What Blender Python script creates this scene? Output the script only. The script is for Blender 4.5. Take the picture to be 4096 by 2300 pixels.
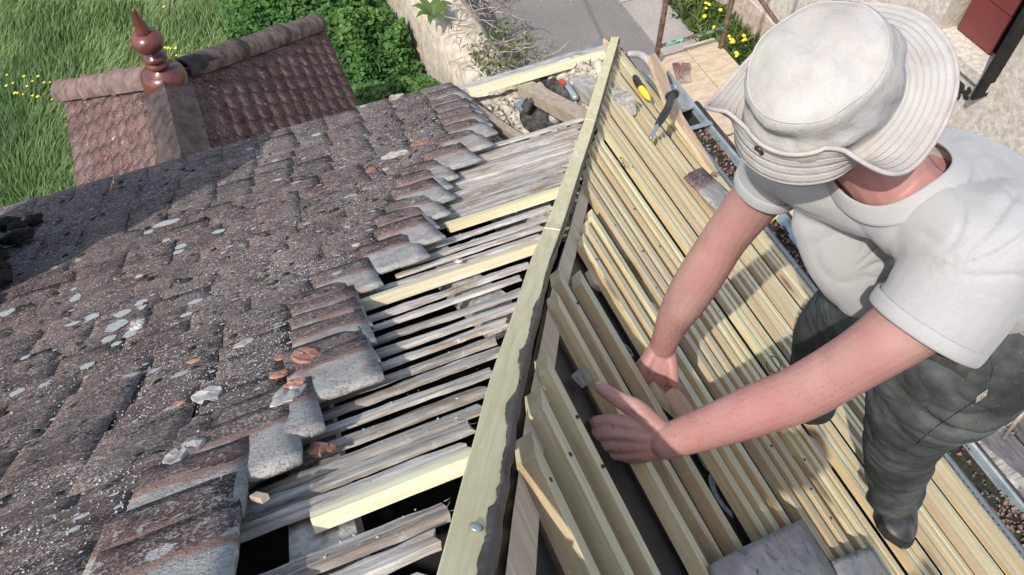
import bpy, bmesh, math, random
import numpy as np
from mathutils import Vector, Matrix, noise as mn

random.seed(7)
RNG = np.random.default_rng(11)
SC = bpy.context.scene
COL = SC.collection
for o in list(bpy.data.objects):
    bpy.data.objects.remove(o)

# ------------------------------------------------------------------ camera, sky, sun, exposure
# world axes: X runs down the right-hand roof slope, Y down the left-hand one, Z is up; the camera sits at the origin
F, CX, CY = 3200.0, 2048.0, 1150.0
D1 = np.array([0.92132058, -0.31932921, 0.22180453])     # world X in camera axes (right, down, forward)
D2 = np.array([-0.38874921, -0.74702572, 0.53928344])    # world Y
DN = np.array([0.00651527, 0.58307927, 0.81238914])      # straight down
cam = bpy.data.objects.new('camera', bpy.data.cameras.new('camera'))
COL.objects.link(cam)
cam.data.sensor_width = 36
cam.data.lens = 36 * F / 4096
cam.data.clip_start, cam.data.clip_end = 0.02, 400
cam.matrix_world = Matrix(((D1[0], -D1[1], -D1[2], 0), (D2[0], -D2[1], -D2[2], 0), (-DN[0], DN[1], DN[2], 0), (0, 0, 0, 1)))
SC.camera = cam

SUN_AZ = math.atan2(0.578, 0.816)        # heading the light travels
SUN_EL = math.radians(51)
W = bpy.data.worlds.new('World')
SC.world = W
W.use_nodes = True
wn = W.node_tree.nodes
sky = wn.new('ShaderNodeTexSky')
sky.sky_type = 'NISHITA'
sky.sun_disc = False
sky.sun_elevation = SUN_EL
sky.sun_rotation = math.atan2(-math.cos(SUN_AZ), -math.sin(SUN_AZ))
sky.air_density, sky.dust_density, sky.ozone_density = 1.0, 2.5, 0.6
W.node_tree.links.new(sky.outputs[0], wn['Background'].inputs[0])
wn['Background'].inputs[1].default_value = 0.15
sl = bpy.data.lights.new('sun', 'SUN')
sl.energy = 2.65
sl.angle = math.radians(0.55)
sl.color = (1.0, 0.955, 0.89)
sun = bpy.data.objects.new('sun', sl)
COL.objects.link(sun)
sd = Vector((math.cos(SUN_AZ) * math.cos(SUN_EL), math.sin(SUN_AZ) * math.cos(SUN_EL), -math.sin(SUN_EL)))
sun.rotation_euler = sd.to_track_quat('-Z', 'Y').to_euler()
SC.view_settings.view_transform = 'Standard'
SC.view_settings.look = 'None'
SC.view_settings.exposure = 0.74
SC.view_settings.gamma = 1
SC.render.engine = 'CYCLES'
SC.cycles.use_denoising = True
SC.cycles.max_bounces = 6

# ------------------------------------------------------------------ geometry of the place
def ray(px, py):
    r = np.array([(px - CX) / F, (py - CY) / F, 1.0])
    return np.array([r @ D1, r @ D2, -(r @ DN)])
def P(px, py, t): return Vector(ray(px, py) * t)
def RZ(px, py, z): r = ray(px, py); return Vector(r * (z / r[2]))
def RX(px, py, x): r = ray(px, py); return Vector(r * (x / r[0]))

_ys = np.linspace(-1.2, 4, 2081)
_tab = [(-1.2, 1.02), (.2, 1.0), (.6, .93), (1.0, .84), (1.5, .62), (2.2, .52), (2.8, .48), (4, .48)]
_s = np.interp(_ys, [a for a, b in _tab], [b for a, b in _tab])
_k = np.ones(101) / 101
_s = np.convolve(np.pad(_s, 50, mode='edge'), _k, 'valid')
_z = -np.concatenate([[0], np.cumsum((_s[1:] + _s[:-1]) / 2 * np.diff(_ys))])
_z += -1.124 - np.interp(.62, _ys, _z)
_arc = np.concatenate([[0], np.cumsum(np.hypot(np.diff(_ys), np.diff(_z)))])
def ZL(y): return float(np.interp(y, _ys, _z))
def SL(y): return -float(np.interp(y, _ys, _s))
def arcL(y): return float(np.interp(y, _ys, _arc))
def yofarc(a): return float(np.interp(a, _arc, _ys))
def _hit(px, py, zf, ax, off):
    r = ray(px, py)
    ts = np.linspace(.3, 8, 6000)
    d = r[2] * ts - zf(r[ax] * ts) - off
    i = int(np.argmax(d < 0))
    t = ts[i - 1] + (ts[i] - ts[i - 1]) * d[i - 1] / (d[i - 1] - d[i])
    return Vector(r * t)
def HL(px, py, off=0.0): return _hit(px, py, lambda y: np.interp(y, _ys, _z), 1, off)
HPX = [(1845, 2300), (1885, 2120), (1930, 1910), (1970, 1740), (2004, 1575), (2044, 1430), (2105, 1230), (2163, 1034), (2230, 860), (2290, 684), (2350, 510), (2405, 330), (2457, 159)]
HIP = [HL(*p) for p in HPX]
_hx = np.array([-.6] + [h.x for h in HIP] + [3.6])
_hy = np.array([HIP[0].y - .635 * 1.95] + [h.y for h in HIP] + [HIP[-1].y + (3.6 - HIP[-1].x) / .68])
_hz = np.array([HIP[0].z + 1.9 * (HIP[0].x + .6)] + [h.z for h in HIP] + [HIP[-1].z - .68 * (3.6 - HIP[-1].x)])
def ZR(x): return float(np.interp(x, _hx, _hz))
def SR(x): return (ZR(x + .03) - ZR(x - .03)) / .06
def hipY(x): return float(np.interp(x, _hx, _hy))
def hipX(y): return float(np.interp(y, _hy, _hx))
def HR(px, py, off=0.0): return _hit(px, py, lambda x: np.interp(x, _hx, _hz), 0, off)
def NL(y): s = SL(y); return Vector((0, -s, 1)).normalized()
def TL(y): return Vector((0, 1, SL(y))).normalized()
def NR(x): s = SR(x); return Vector((-s, 0, 1)).normalized()
def TR(x): return Vector((1, 0, SR(x))).normalized()
def onR(x, y, off=0.0): return Vector((x, y, ZR(x))) + NR(x) * off
def onL(x, y, off=0.0): return Vector((x, y, ZL(y))) + NL(y) * off
GZ = -6.5           # the ground
DECK = -4.4         # scaffold deck

# ------------------------------------------------------------------ object helpers
def tag(o, label=None, cat=None, group=None, kind=None):
    if label: o['label'] = label
    if cat: o['category'] = cat
    if group: o['group'] = group
    if kind: o['kind'] = kind
    return o
def thing(name, label, cat, loc=(0, 0, 0), group=None):
    o = bpy.data.objects.new(name, None)
    o.empty_display_size = .05
    COL.objects.link(o)
    o.location = loc
    return tag(o, label, cat, group)
def link(name, me, m, parent=None, smooth=False):
    o = bpy.data.objects.new(name, me)
    COL.objects.link(o)
    if m: me.materials.append(m)
    if parent:
        o.parent = parent
        o.matrix_parent_inverse = Matrix.Translation(-parent.location)
    if smooth:
        me.polygons.foreach_set('use_smooth', [True] * len(me.polygons))
    return o
def obj(name, bm, m, parent=None, smooth=False):
    me = bpy.data.meshes.new(name)
    bmesh.ops.recalc_face_normals(bm, faces=bm.faces)
    bm.to_mesh(me)
    bm.free()
    return link(name, me, m, parent, smooth)
def raw(name, V, Fc, m, parent=None, smooth=False):
    me = bpy.data.meshes.new(name)
    V = np.asarray(V, dtype=np.float32)
    Fc = np.asarray(Fc, dtype=np.int32)
    me.vertices.add(len(V)); me.vertices.foreach_set('co', V.ravel())
    n, k = Fc.shape
    me.loops.add(n * k); me.loops.foreach_set('vertex_index', Fc.ravel())
    me.polygons.add(n)
    me.polygons.foreach_set('loop_start', np.arange(0, n * k, k, dtype=np.int32))
    me.update(calc_edges=True)
    me.validate()
    return link(name, me, m, parent, smooth)

def hexa(bm, c):
    """box from 8 corners: bottom 4 (ccw), top 4"""
    v = [bm.verts.new(p) for p in c]
    for f in ((3, 2, 1, 0), (4, 5, 6, 7), (0, 1, 5, 4), (1, 2, 6, 5), (2, 3, 7, 6), (3, 0, 4, 7)):
        bm.faces.new([v[i] for i in f])
    return v
def box(bm, a, b, u=None, v=None, w=None):
    """axis box between corners a, b, or a box at a with edge vectors u, v, w"""
    if u is None:
        x0, y0, z0 = a; x1, y1, z1 = b
        return hexa(bm, [(x0, y0, z0), (x1, y0, z0), (x1, y1, z0), (x0, y1, z0), (x0, y0, z1), (x1, y0, z1), (x1, y1, z1), (x0, y1, z1)])
    a = Vector(a)
    if w is None: u, v, w = Vector(b), u, v
    return hexa(bm, [a, a + u, a + u + v, a + v, a + w, a + u + w, a + u + v + w, a + v + w])
def catmull(pts, n):
    pts = [Vector(p) for p in pts]
    q = [2 * pts[0] - pts[1]] + pts + [2 * pts[-1] - pts[-2]]
    out = []
    for i in range(1, len(q) - 2):
        for k in range(n):
            t = k / n
            a, b, c, d = q[i - 1], q[i], q[i + 1], q[i + 2]
            out.append(.5 * ((2 * b) + (c - a) * t + (2 * a - 5 * b + 4 * c - d) * t * t + (3 * b - a - 3 * c + d) * t ** 3))
    out.append(pts[-1])
    return out
def cinterp(vals, n):
    return [p.x for p in catmull([Vector((v, 0, 0)) for v in vals], n)]
def tube(bm, pts, rad, seg=14, n=4, up=(0, 0, 1), cap=True, flat=False, smooth=True):
    """tapered tube; rad items are r or (across, along-up)"""
    ra = [r if not isinstance(r, tuple) else r[0] for r in rad]
    rb = [r if not isinstance(r, tuple) else r[1] for r in rad]
    if n > 1 and len(pts) > 1:
        pts2, ra, rb = catmull(pts, n), cinterp(ra, n), cinterp(rb, n)
    else:
        pts2 = [Vector(p) for p in pts]
    up = Vector(up).normalized()
    rings = []
    N = len(pts2)
    def frame(i):
        t = (pts2[min(i + 1, N - 1)] - pts2[max(i - 1, 0)]).normalized()
        s = t.cross(up)
        if s.length < 1e-4: s = t.cross(Vector((1, .1, 0)))
        s.normalize()
        return t, s, s.cross(t).normalized()
    stations = [(i, 0.0, 1.0) for i in range(N)]
    if cap and not flat:
        stations = [(0, -.92, .35), (0, -.66, .74), (0, -.3, .95)] + stations + [(N - 1, .3, .95), (N - 1, .66, .74), (N - 1, .92, .35)]
    for i, dt, k in stations:
        t, s, u = frame(i)
        r = min(ra[i], rb[i])
        c = pts2[i] + t * dt * r
        rings.append([bm.verts.new(c + s * math.cos(a) * ra[i] * k + u * math.sin(a) * rb[i] * k) for a in [2 * math.pi * j / seg for j in range(seg)]])
    for a, b in zip(rings, rings[1:]):
        for j in range(seg):
            bm.faces.new((a[j], a[(j + 1) % seg], b[(j + 1) % seg], b[j]))
    if cap:
        bm.faces.new(rings[0][::-1])
        bm.faces.new(rings[-1])
    return rings
def lathe(bm, base, axis, prof, seg=28):
    ax = Vector(axis).normalized()
    s = ax.orthogonal().normalized(); u = ax.cross(s)
    rings = [[bm.verts.new(Vector(base) + ax * h + (s * math.cos(a) + u * math.sin(a)) * max(r, 1e-4)) for a in [2 * math.pi * j / seg for j in range(seg)]] for r, h in prof]
    for a, b in zip(rings, rings[1:]):
        for j in range(seg):
            bm.faces.new((a[j], a[(j + 1) % seg], b[(j + 1) % seg], b[j]))
    bm.faces.new(rings[0][::-1]); bm.faces.new(rings[-1])
def ellipsoid(bm, c, ax, seg=20):
    """ax: three semi-axis vectors"""
    g = bmesh.ops.create_uvsphere(bm, u_segments=seg, v_segments=seg // 2 + 2, radius=1.0)
    a, b, d = [Vector(q) for q in ax]
    for v in g['verts']:
        p = v.co.copy()
        v.co = Vector(c) + a * p.x + b * p.y + d * p.z
def lump(bm, c, size, seed, n, sub=2, flat=.45, rough=.5):
    g = bmesh.ops.create_icosphere(bm, subdivisions=sub, radius=1.0)
    n = Vector(n).normalized(); s = n.orthogonal().normalized(); u = n.cross(s)
    for v in g['verts']:
        p = v.co.copy()
        k = 1 + rough * mn.noise(p * 1.7 + Vector((seed * 3.1, seed, 0)))
        v.co = Vector(c) + (s * p.x * size[0] + u * p.y * size[1]) * k + n * p.z * size[0] * flat * k
def remesh(o, vox, smooth=4, fac=.5):
    m = o.modifiers.new('r', 'REMESH'); m.mode = 'VOXEL'; m.voxel_size = vox
    if smooth:
        s = o.modifiers.new('s', 'SMOOTH'); s.factor = fac; s.iterations = smooth
    bake(o)
def bake(o):
    bpy.context.view_layer.update()
    dg = bpy.context.evaluated_depsgraph_get()
    me = bpy.data.meshes.new_from_object(o.evaluated_get(dg))
    mats = [m for m in o.data.materials]
    o.modifiers.clear()
    o.data = me
    if not me.materials:
        for m in mats: me.materials.append(m)
    me.polygons.foreach_set('use_smooth', [True] * len(me.polygons))

# ------------------------------------------------------------------ materials
class NT:
    def __init__(s, name, rough=.8, spec=.3):
        s.m = bpy.data.materials.new(name); s.m.use_nodes = True
        s.t = s.m.node_tree; s.n = s.t.nodes; s.b = s.n['Principled BSDF']
        s.b.inputs['Roughness'].default_value = rough
        s.b.inputs['Specular IOR Level'].default_value = spec
    def l(s, a, b): s.t.links.new(a, b)
    def val(s, sock, v):
        if hasattr(v, 'links'): s.l(v, sock)
        elif isinstance(v, tuple) and len(v) == 3 and sock.type == 'RGBA': sock.default_value = (*v, 1)
        else: sock.default_value = v
    def co(s, sc=(1, 1, 1), rand=False, kind='Object', rot=(0, 0, 0), pre=None):
        tc = s.n.new('ShaderNodeTexCoord'); mp = s.n.new('ShaderNodeMapping')
        src = tc.outputs[kind]
        for ax, an in (pre or ()):
            vr = s.n.new('ShaderNodeVectorRotate'); vr.rotation_type = ax + '_AXIS'; vr.inputs['Angle'].default_value = an
            s.l(src, vr.inputs[0]); src = vr.outputs[0]
        mp.inputs['Scale'].default_value = sc if isinstance(sc, tuple) else (sc, sc, sc)
        mp.inputs['Rotation'].default_value = rot
        s.l(src, mp.inputs[0])
        if rand:
            oi = s.n.new('ShaderNodeObjectInfo')
            mm = s.n.new('ShaderNodeMath'); mm.operation = 'MULTIPLY'; mm.inputs[1].default_value = 37.0
            s.l(oi.outputs['Random'], mm.inputs[0]); s.l(mm.outputs[0], mp.inputs['Location'])
        return mp.outputs[0]
    def noise(s, co, scale=5, det=4, rough=.55, dist=0):
        n = s.n.new('ShaderNodeTexNoise'); s.l(co, n.inputs['Vector'])
        n.inputs['Scale'].default_value = scale; n.inputs['Detail'].default_value = det
        n.inputs['Roughness'].default_value = rough; n.inputs['Distortion'].default_value = dist
        return n.outputs[0]
    def vor(s, co, scale=5, feat='F1', rnd=1.0):
        n = s.n.new('ShaderNodeTexVoronoi'); s.l(co, n.inputs['Vector']); n.feature = feat
        n.inputs['Scale'].default_value = scale; n.inputs['Randomness'].default_value = rnd
        return n.outputs
    def ramp(s, f, stops):
        r = s.n.new('ShaderNodeValToRGB'); s.l(f, r.inputs[0])
        e = r.color_ramp.elements
        while len(e) < len(stops): e.new(.5)
        for k, (p, c) in zip(e, stops):
            k.position = p
            k.color = (c, c, c, 1) if not isinstance(c, tuple) else (*c, 1)
        return r.outputs[0]
    def mix(s, f, a, b, mode='MIX'):
        m = s.n.new('ShaderNodeMix'); m.data_type = 'RGBA'; m.blend_type = mode
        s.val(m.inputs[0], f); s.val(m.inputs[6], a); s.val(m.inputs[7], b)
        return m.outputs[2]
    def math(s, op, a, b=0.0):
        m = s.n.new('ShaderNodeMath'); m.operation = op
        s.val(m.inputs[0], a); s.val(m.inputs[1], b)
        return m.outputs[0]
    def attr(s, name):
        a = s.n.new('ShaderNodeAttribute'); a.attribute_name = name
        return a.outputs
    def rand(s): return s.n.new('ShaderNodeObjectInfo').outputs['Random']
    def hsv(s, c, v, h=.5, sat=1.0):
        n = s.n.new('ShaderNodeHueSaturation')
        s.val(n.inputs['Hue'], h); s.val(n.inputs['Saturation'], sat); s.val(n.inputs['Value'], v); s.val(n.inputs['Color'], c)
        return n.outputs[0]
    def out(s, col, bump=None, dist=.004, strength=.5, rough=None):
        s.val(s.b.inputs['Base Color'], col)
        if bump is not None:
            n = s.n.new('ShaderNodeBump'); n.inputs['Strength'].default_value = strength; n.inputs['Distance'].default_value = dist
            s.l(bump, n.inputs['Height']); s.l(n.outputs[0], s.b.inputs['Normal'])
        if rough is not None: s.val(s.b.inputs['Roughness'], rough)
        return s.m

def simple(name, c1, c2, scale=8, rough=.8, bump=.002, stretch=(1, 1, 1), spec=.3, det=6, lo=.35, hi=.68, rand=.0, metal=0.0):
    t = NT(name, rough, spec)
    co = t.co(stretch, rand=rand > 0)
    f = t.noise(co, scale, det, .62)
    c = t.ramp(f, [(lo, c1), (hi, c2)])
    if rand: c = t.hsv(c, t.math('ADD', t.math('MULTIPLY', t.rand(), rand * 2), 1 - rand))
    t.b.inputs['Metallic'].default_value = metal
    return t.out(c, f, bump, .6)

def tile_mat(name, k=.9, red=.55, warm=(1.06, 1.0, .97)):
    t = NT(name, .95, .12)
    co = t.co()
    big = t.noise(co, 3.2, 5, .6)
    mid = t.noise(co, 17, 8, .7)
    fine = t.noise(co, 210, 3, .65)
    tint = t.attr('tint')[2]
    base = t.ramp(mid, [(.28, (.034 * k, .028 * k, .028 * k)), (.44, (.078 * k, .060 * k, .060 * k)), (.58, (.13 * k, .088 * k, .084 * k)), (.75, (.22 * k, .185 * k, .17 * k))])
    rd = t.ramp(t.noise(co, 8, 5, .7, .6), [(.50, 0.0), (.68, 1.0)])
    base = t.mix(t.math('MULTIPLY', rd, red), base, (.165 * k, .083 * k, .072 * k))
    base = t.hsv(base, t.math('ADD', t.math('MULTIPLY', tint, .3), .85))
    # grey crust spreading over whole areas
    base = t.mix(t.ramp(t.math('ADD', t.math('MULTIPLY', big, .7), t.math('MULTIPLY', mid, .35)), [(.44, 0.0), (.70, .55)]), base, (.20 * k, .185 * k, .175 * k))
    # fine pale crust of lichen specks, thicker in patches
    patch = t.ramp(t.noise(co, 6, 5, .65), [(.36, .10), (.64, 1.0)])
    sp = t.ramp(fine, [(.53, 0.0), (.60, 1.0)])
    base = t.mix(t.math('MULTIPLY', sp, t.math('MULTIPLY', patch, .9)), base, (.46, .45, .42))
    sp2 = t.ramp(t.noise(co, 66, 4, .6, .3), [(.565, 0.0), (.615, 1.0)])
    patch2 = t.ramp(t.noise(co, 4, 4, .65), [(.36, .2), (.6, 1.0)])
    base = t.mix(t.math('MULTIPLY', sp2, t.math('MULTIPLY', patch2, .8)), base, (.40, .39, .365))
    dsp = t.ramp(t.noise(co, 120, 4, .7), [(.36, .8), (.46, 0.0)])
    base = t.mix(dsp, base, (.025, .022, .02))
    # round grey lichen
    v = t.vor(co, 13)
    rn = t.ramp(t.math('ADD', v[0], t.math('MULTIPLY', mid, .25)), [(.32, 1.0), (.36, 0.0)])
    pick = t.ramp(v[1], [(.80, 0.0), (.82, 1.0)])
    base = t.mix(t.math('MULTIPLY', rn, pick), base, (.36, .365, .36))
    dk = t.ramp(t.noise(co, 22, 6, .75), [(.585, 0.0), (.64, 1.0)])
    base = t.mix(t.math('MULTIPLY', dk, .85), base, (.020, .018, .016))
    # the part that lay under the next tile: clean grey and pink clay
    ca = t.attr('clean')[2]
    cl = t.math('ADD', ca, t.math('MULTIPLY', t.math('MULTIPLY', t.math('SUBTRACT', t.noise(co, 14, 5, .65), .5), 1.1), t.math('MINIMUM', t.math('MULTIPLY', ca, 4.0), 1.0)))
    clean = t.ramp(mid, [(.3, (.24, .23, .213)), (.5, (.335, .325, .305)), (.7, (.41, .395, .365))])
    pink = t.ramp(t.noise(co, 9, 4, .6, .8), [(.52, 0.0), (.66, .7)])
    clean = t.mix(pink, clean, (.29, .18, .145))
    edge = t.ramp(cl, [(.38, 0.0), (.5, 1.0), (.62, 1.0), (.85, 0.0)])
    clean = t.mix(t.math('MULTIPLY', edge, .75), clean, (.24, .105, .075))
    clean = t.mix(t.ramp(t.noise(co, 90, 4, .7), [(.60, 0.0), (.70, .6)]), clean, (.14, .13, .12))
    base = t.mix(1.0, base, warm, 'MULTIPLY')
    base = t.mix(t.ramp(cl, [(.42, 0.0), (.52, 1.0)]), base, clean)
    b = t.math('ADD', t.math('MULTIPLY', mid, 1.1), t.math('MULTIPLY', fine, .55))
    return t.out(base, t.math('ADD', b, t.math('MULTIPLY', sp2, .5)), .006, .85)

def wood_old():
    t = NT('weathered_wood', .9, .15)
    co = t.co((2.0, 34, 34), rand=True); co2 = t.co((1, 1, 1), rand=True)
    g = t.noise(co, 3.2, 7, .7, .3)
    c = t.ramp(g, [(.26, (.075, .062, .052)), (.40, (.26, .23, .20)), (.55, (.45, .42, .38)), (.75, (.60, .58, .54))])
    br = t.ramp(t.noise(t.co((3, 9, 9), rand=True), 2.2, 3, .6), [(.52, 0.0), (.72, .8)])
    c = t.mix(br, c, (.20, .12, .072))
    c = t.mix(t.ramp(t.noise(co2, 60, 4, .7), [(.6, 0.0), (.68, .55)]), c, (.56, .55, .52))
    c = t.hsv(c, t.math('ADD', t.math('MULTIPLY', t.rand(), .5), .75))
    return t.out(c, g, .006, .9)
def wood_new(name, c1, c2, c3, side, axis='Y', knots=True, vr=.16, pre=None):
    t = NT(name, .62, .3)
    st = (34, 1.6, 34) if axis == 'Y' else (1.6, 34, 34)
    co = t.co(st, rand=True, pre=pre)
    g = t.noise(co, 2.6, 5, .6, .4)
    c = t.ramp(g, [(.3, c1), (.5, c2), (.7, c3)])
    # sawn sides of some pieces are browner (heartwood); only some pieces have it
    r = t.rand()
    heart = t.ramp(t.noise(t.co((9, .5, 9) if axis == 'Y' else (.5, 9, 9), rand=True), 1.6, 3, .6), [(.46, 0.0), (.66, 1.0)])
    c = t.mix(t.math('MULTIPLY', heart, t.ramp(r, [(.2, .25), (.85, .95)])), c, side)
    c = t.hsv(c, t.math('ADD', t.math('MULTIPLY', r, vr * 2), 1 - vr), t.math('ADD', t.math('MULTIPLY', r, .022), .489))
    if knots:
        kc = t.co((10, 1.9, 14) if axis == 'Y' else (1.9, 10, 14), rand=True)
        v = t.vor(kc, 1.0)
        kn = t.ramp(v[0], [(.05, 1.0), (.085, .7), (.11, 0.0)])
        ring = t.ramp(v[0], [(.10, 0.0), (.13, .7), (.17, 0.0)])
        c = t.mix(t.math('MULTIPLY', kn, .8), c, (.10, .055, .028))
        c = t.mix(t.math('MULTIPLY', ring, .5), c, (.22, .13, .06))
    c = t.mix(t.ramp(t.noise(t.co(1, rand=True), 190, 2), [(.68, 0.0), (.74, .5)]), c, (.72, .66, .52))
    return t.out(c, g, .0018, .5)

M = {}
M['tile'] = tile_mat('weathered_roof_tile')
M['tile_red'] = tile_mat('red_brown_roof_tile', 1.0, .95, (1.2, .85, .8))
M['tile_far'] = tile_mat('annex_roof_tile', .82, 1.0, (1.12, .86, .84))
M['old'] = wood_old()
M['pine'] = wood_new('treated_pine', (.50, .44, .27), (.60, .54, .35), (.68, .625, .44), (.52, .415, .24))
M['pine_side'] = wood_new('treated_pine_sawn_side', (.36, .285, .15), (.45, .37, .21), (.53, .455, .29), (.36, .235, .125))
M['pine_x'] = wood_new('treated_pine_crosswise', (.42, .38, .25), (.58, .54, .37), (.68, .64, .47), (.50, .40, .22), 'X')
M['hip'] = wood_new('green_treated_pine', (.50, .44, .24), (.60, .545, .33), (.66, .61, .41), (.54, .47, .26), 'Y', False, .05, (('Z', .53), ('X', .72)))
M['plank'] = wood_new('raw_douglas', (.40, .28, .17), (.51, .37, .24), (.58, .45, .31), (.40, .26, .15), 'Y', False, .08)
M['peach'] = wood_new('peach_pine', (.52, .38, .25), (.62, .48, .33), (.68, .56, .41), (.54, .38, .24), 'Y', False, .08)
M['rafter'] = simple('rafter_wood', (.30, .24, .17), (.46, .38, .28), 3, .85, .003, (20, 2, 20), rand=.15)
M['rafter_old'] = simple('grey_rafter_wood', (.20, .18, .155), (.46, .44, .41), 3, .9, .006, (22, 2, 22), rand=.15)
M['membrane'] = simple('black_underlay', (.012, .011, .011), (.032, .030, .029), 9, .55, .003, spec=.45)
M['flap'] = simple('grey_underlay_edge', (.035, .033, .032), (.10, .095, .09), 22, .5, .004, spec=.5)
M['print'] = simple('pale_print', (.13, .135, .14), (.22, .225, .23), 90, .6, .0005)
M['zinc'] = simple('zinc', (.20, .25, .27), (.36, .41, .43), 14, .45, .001, spec=.5, metal=.35)
M['zinc_dirty'] = simple('dusty_zinc', (.30, .29, .29), (.48, .47, .46), 20, .6, .002, metal=.15)
M['gravel'] = simple('pale_crumbs', (.26, .24, .215), (.60, .58, .53), 60, .95, .002)
M['rubble'] = simple('plaster_rubble', (.20, .18, .15), (.62, .57, .47), 34, .95, .012)
M['redshard'] = simple('red_tile_shard', (.16, .07, .05), (.42, .21, .15), 30, .9, .003, rand=.2)
M['flake'] = simple('grey_tile_flake', (.22, .205, .185), (.50, .48, .44), 26, .95, .006, rand=.2)
M['moss'] = simple('dark_moss', (.010, .010, .007), (.045, .042, .028), 60, .95, .006)
M['black'] = simple('black_plastic', (.010, .010, .011), (.03, .03, .032), 30, .45, .001, spec=.5)
M['yellow'] = simple('yellow_plastic', (.75, .50, .03), (.85, .60, .05), 10, .4, .0005, spec=.5)
M['steel'] = simple('dull_steel', (.28, .32, .34), (.45, .50, .52), 30, .38, .0008, spec=.5, metal=.7)
M['rust'] = simple('rusty_steel', (.085, .045, .03), (.22, .15, .11), 24, .8, .002, rand=.1)
M['rustgreen'] = simple('flaking_green_paint', (.10, .055, .045), (.12, .36, .27), 20, .7, .003, lo=.47, hi=.53)
M['ply'] = simple('plywood', (.36, .275, .185), (.50, .41, .30), 4, .8, .001, (2, 7, 2), rand=.08)
M['deck'] = simple('grey_deck_board', (.19, .17, .155), (.36, .33, .31), 4, .9, .003, (14, 2, 14), rand=.15)
M['asphalt'] = None
M['finial'] = simple('glazed_terracotta', (.055, .022, .018), (.17, .05, .04), 7, .22, .001, spec=.6)
M['ridge'] = simple('dark_ridge_tile', (.026, .021, .020), (.10, .072, .066), 14, .6, .004, rand=.2)
M['ridge_pink'] = simple('pink_ridge_tile', (.10, .07, .062), (.24, .165, .145), 12, .8, .004, rand=.15)
M['render'] = simple('rough_render', (.38, .34, .29), (.62, .58, .51), 22, .95, .012)
M['stone'] = simple('lime_stone_wall', (.36, .30, .225), (.62, .55, .45), 9, .95, .02)
M['brick'] = simple('plinth_render', (.36, .27, .215), (.60, .50, .42), 18, .95, .012)
M['maroon'] = simple('maroon_paint', (.12, .03, .028), (.20, .055, .05), 20, .45, .0008, (3, 3, 14))
M['dark'] = simple('interior_and_leaf_shade', (.010, .009, .009), (.02, .018, .018), 8, .9, .001)
M['attic'] = simple('attic_painted_shade', (.012, .011, .010), (.035, .030, .026), 5, .95, .004)  # near-black colour stands in for the shade inside the attic
M['litter'] = simple('gutter_litter', (.07, .055, .045), (.40, .36, .315), 45, .95, .002)
M['dusty'] = simple('dusty_black_plastic', (.022, .021, .021), (.12, .115, .105), 38, .7, .001, lo=.42, hi=.75)
M['wire'] = simple('brown_wire', (.05, .03, .02), (.14, .09, .06), 40, .6, .0005)
# ------------------------------------------------------------------ setting: ground, road, verge
def ground_mats():
    t = NT('meadow_soil', .95, .1)
    co = t.co()
    f = t.noise(co, .9, 5, .6)
    c = t.ramp(f, [(.3, (.035, .06, .018)), (.5, (.075, .115, .035)), (.7, (.14, .16, .06))])
    M['meadow'] = t.out(c, t.noise(co, 30, 3), .02)
    t = NT('asphalt_road', .9, .2)
    co = t.co()
    f = t.noise(co, .7, 4, .6); g = t.noise(co, 70, 3, .7)
    c = t.ramp(f, [(.3, (.155, .147, .143)), (.7, (.215, .205, .2))])
    c = t.mix(t.ramp(g, [(.35, .5), (.6, 0.0)]), c, (.09, .085, .082))
    c = t.mix(t.ramp(t.noise(co, 40, 2), [(.70, 0.0), (.74, .8)]), c, (.55, .53, .5))
    crack = t.ramp(t.vor(t.co((.5, .22, .5)), 1.0, 'DISTANCE_TO_EDGE')[0], [(.0, .5), (.012, 0.0)])
    c = t.mix(crack, c, (.07, .065, .06))
    M['asphalt'] = t.out(c, g, .004)
    t = NT('concrete_pavement', .9, .2)
    co = t.co()
    f = t.noise(co, 1.6, 5, .6); g = t.noise(co, 60, 3, .7)
    c = t.ramp(f, [(.3, (.25, .24, .225)), (.7, (.36, .345, .32))])
    c = t.mix(t.ramp(g, [(.35, .5), (.55, 0.0)]), c, (.15, .145, .135))
    M['pave'] = t.out(c, g, .004)
ground_mats()
def leafmat(name, cols, rough=.55, trans=.25):
    t = NT(name, rough, .3)
    a = t.attr('tint')[2]
    c = t.ramp(a, cols)
    t.b.inputs['Transmission Weight'].default_value = 0
    d = t.n.new('ShaderNodeBsdfTranslucent'); t.val(d.inputs[0], c)
    ms = t.n.new('ShaderNodeMixShader'); ms.inputs[0].default_value = trans
    t.val(t.b.inputs['Base Color'], c)
    t.l(t.b.outputs[0], ms.inputs[1]); t.l(d.outputs[0], ms.inputs[2])
    t.l(ms.outputs[0], t.n['Material Output'].inputs[0])
    return t.m
M['grass'] = leafmat('meadow_grass_blades', [(0, (.10, .18, .06)), (.4, (.185, .275, .10)), (.7, (.29, .35, .155)), (1, (.44, .43, .25))])
M['leaf'] = leafmat('undergrowth_leaves', [(0, (.03, .085, .022)), (.5, (.06, .15, .03)), (1, (.13, .23, .055))])
M['weed'] = leafmat('verge_leaves', [(0, (.04, .075, .02)), (.6, (.10, .15, .04)), (1, (.22, .21, .09))])
M['twig'] = simple('dead_ivy_stems', (.14, .115, .09), (.40, .36, .30), 12, .9, .002)
M['petal'] = simple('yellow_petals', (.80, .55, .02), (.90, .70, .05), 9, .6, .001)

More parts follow.
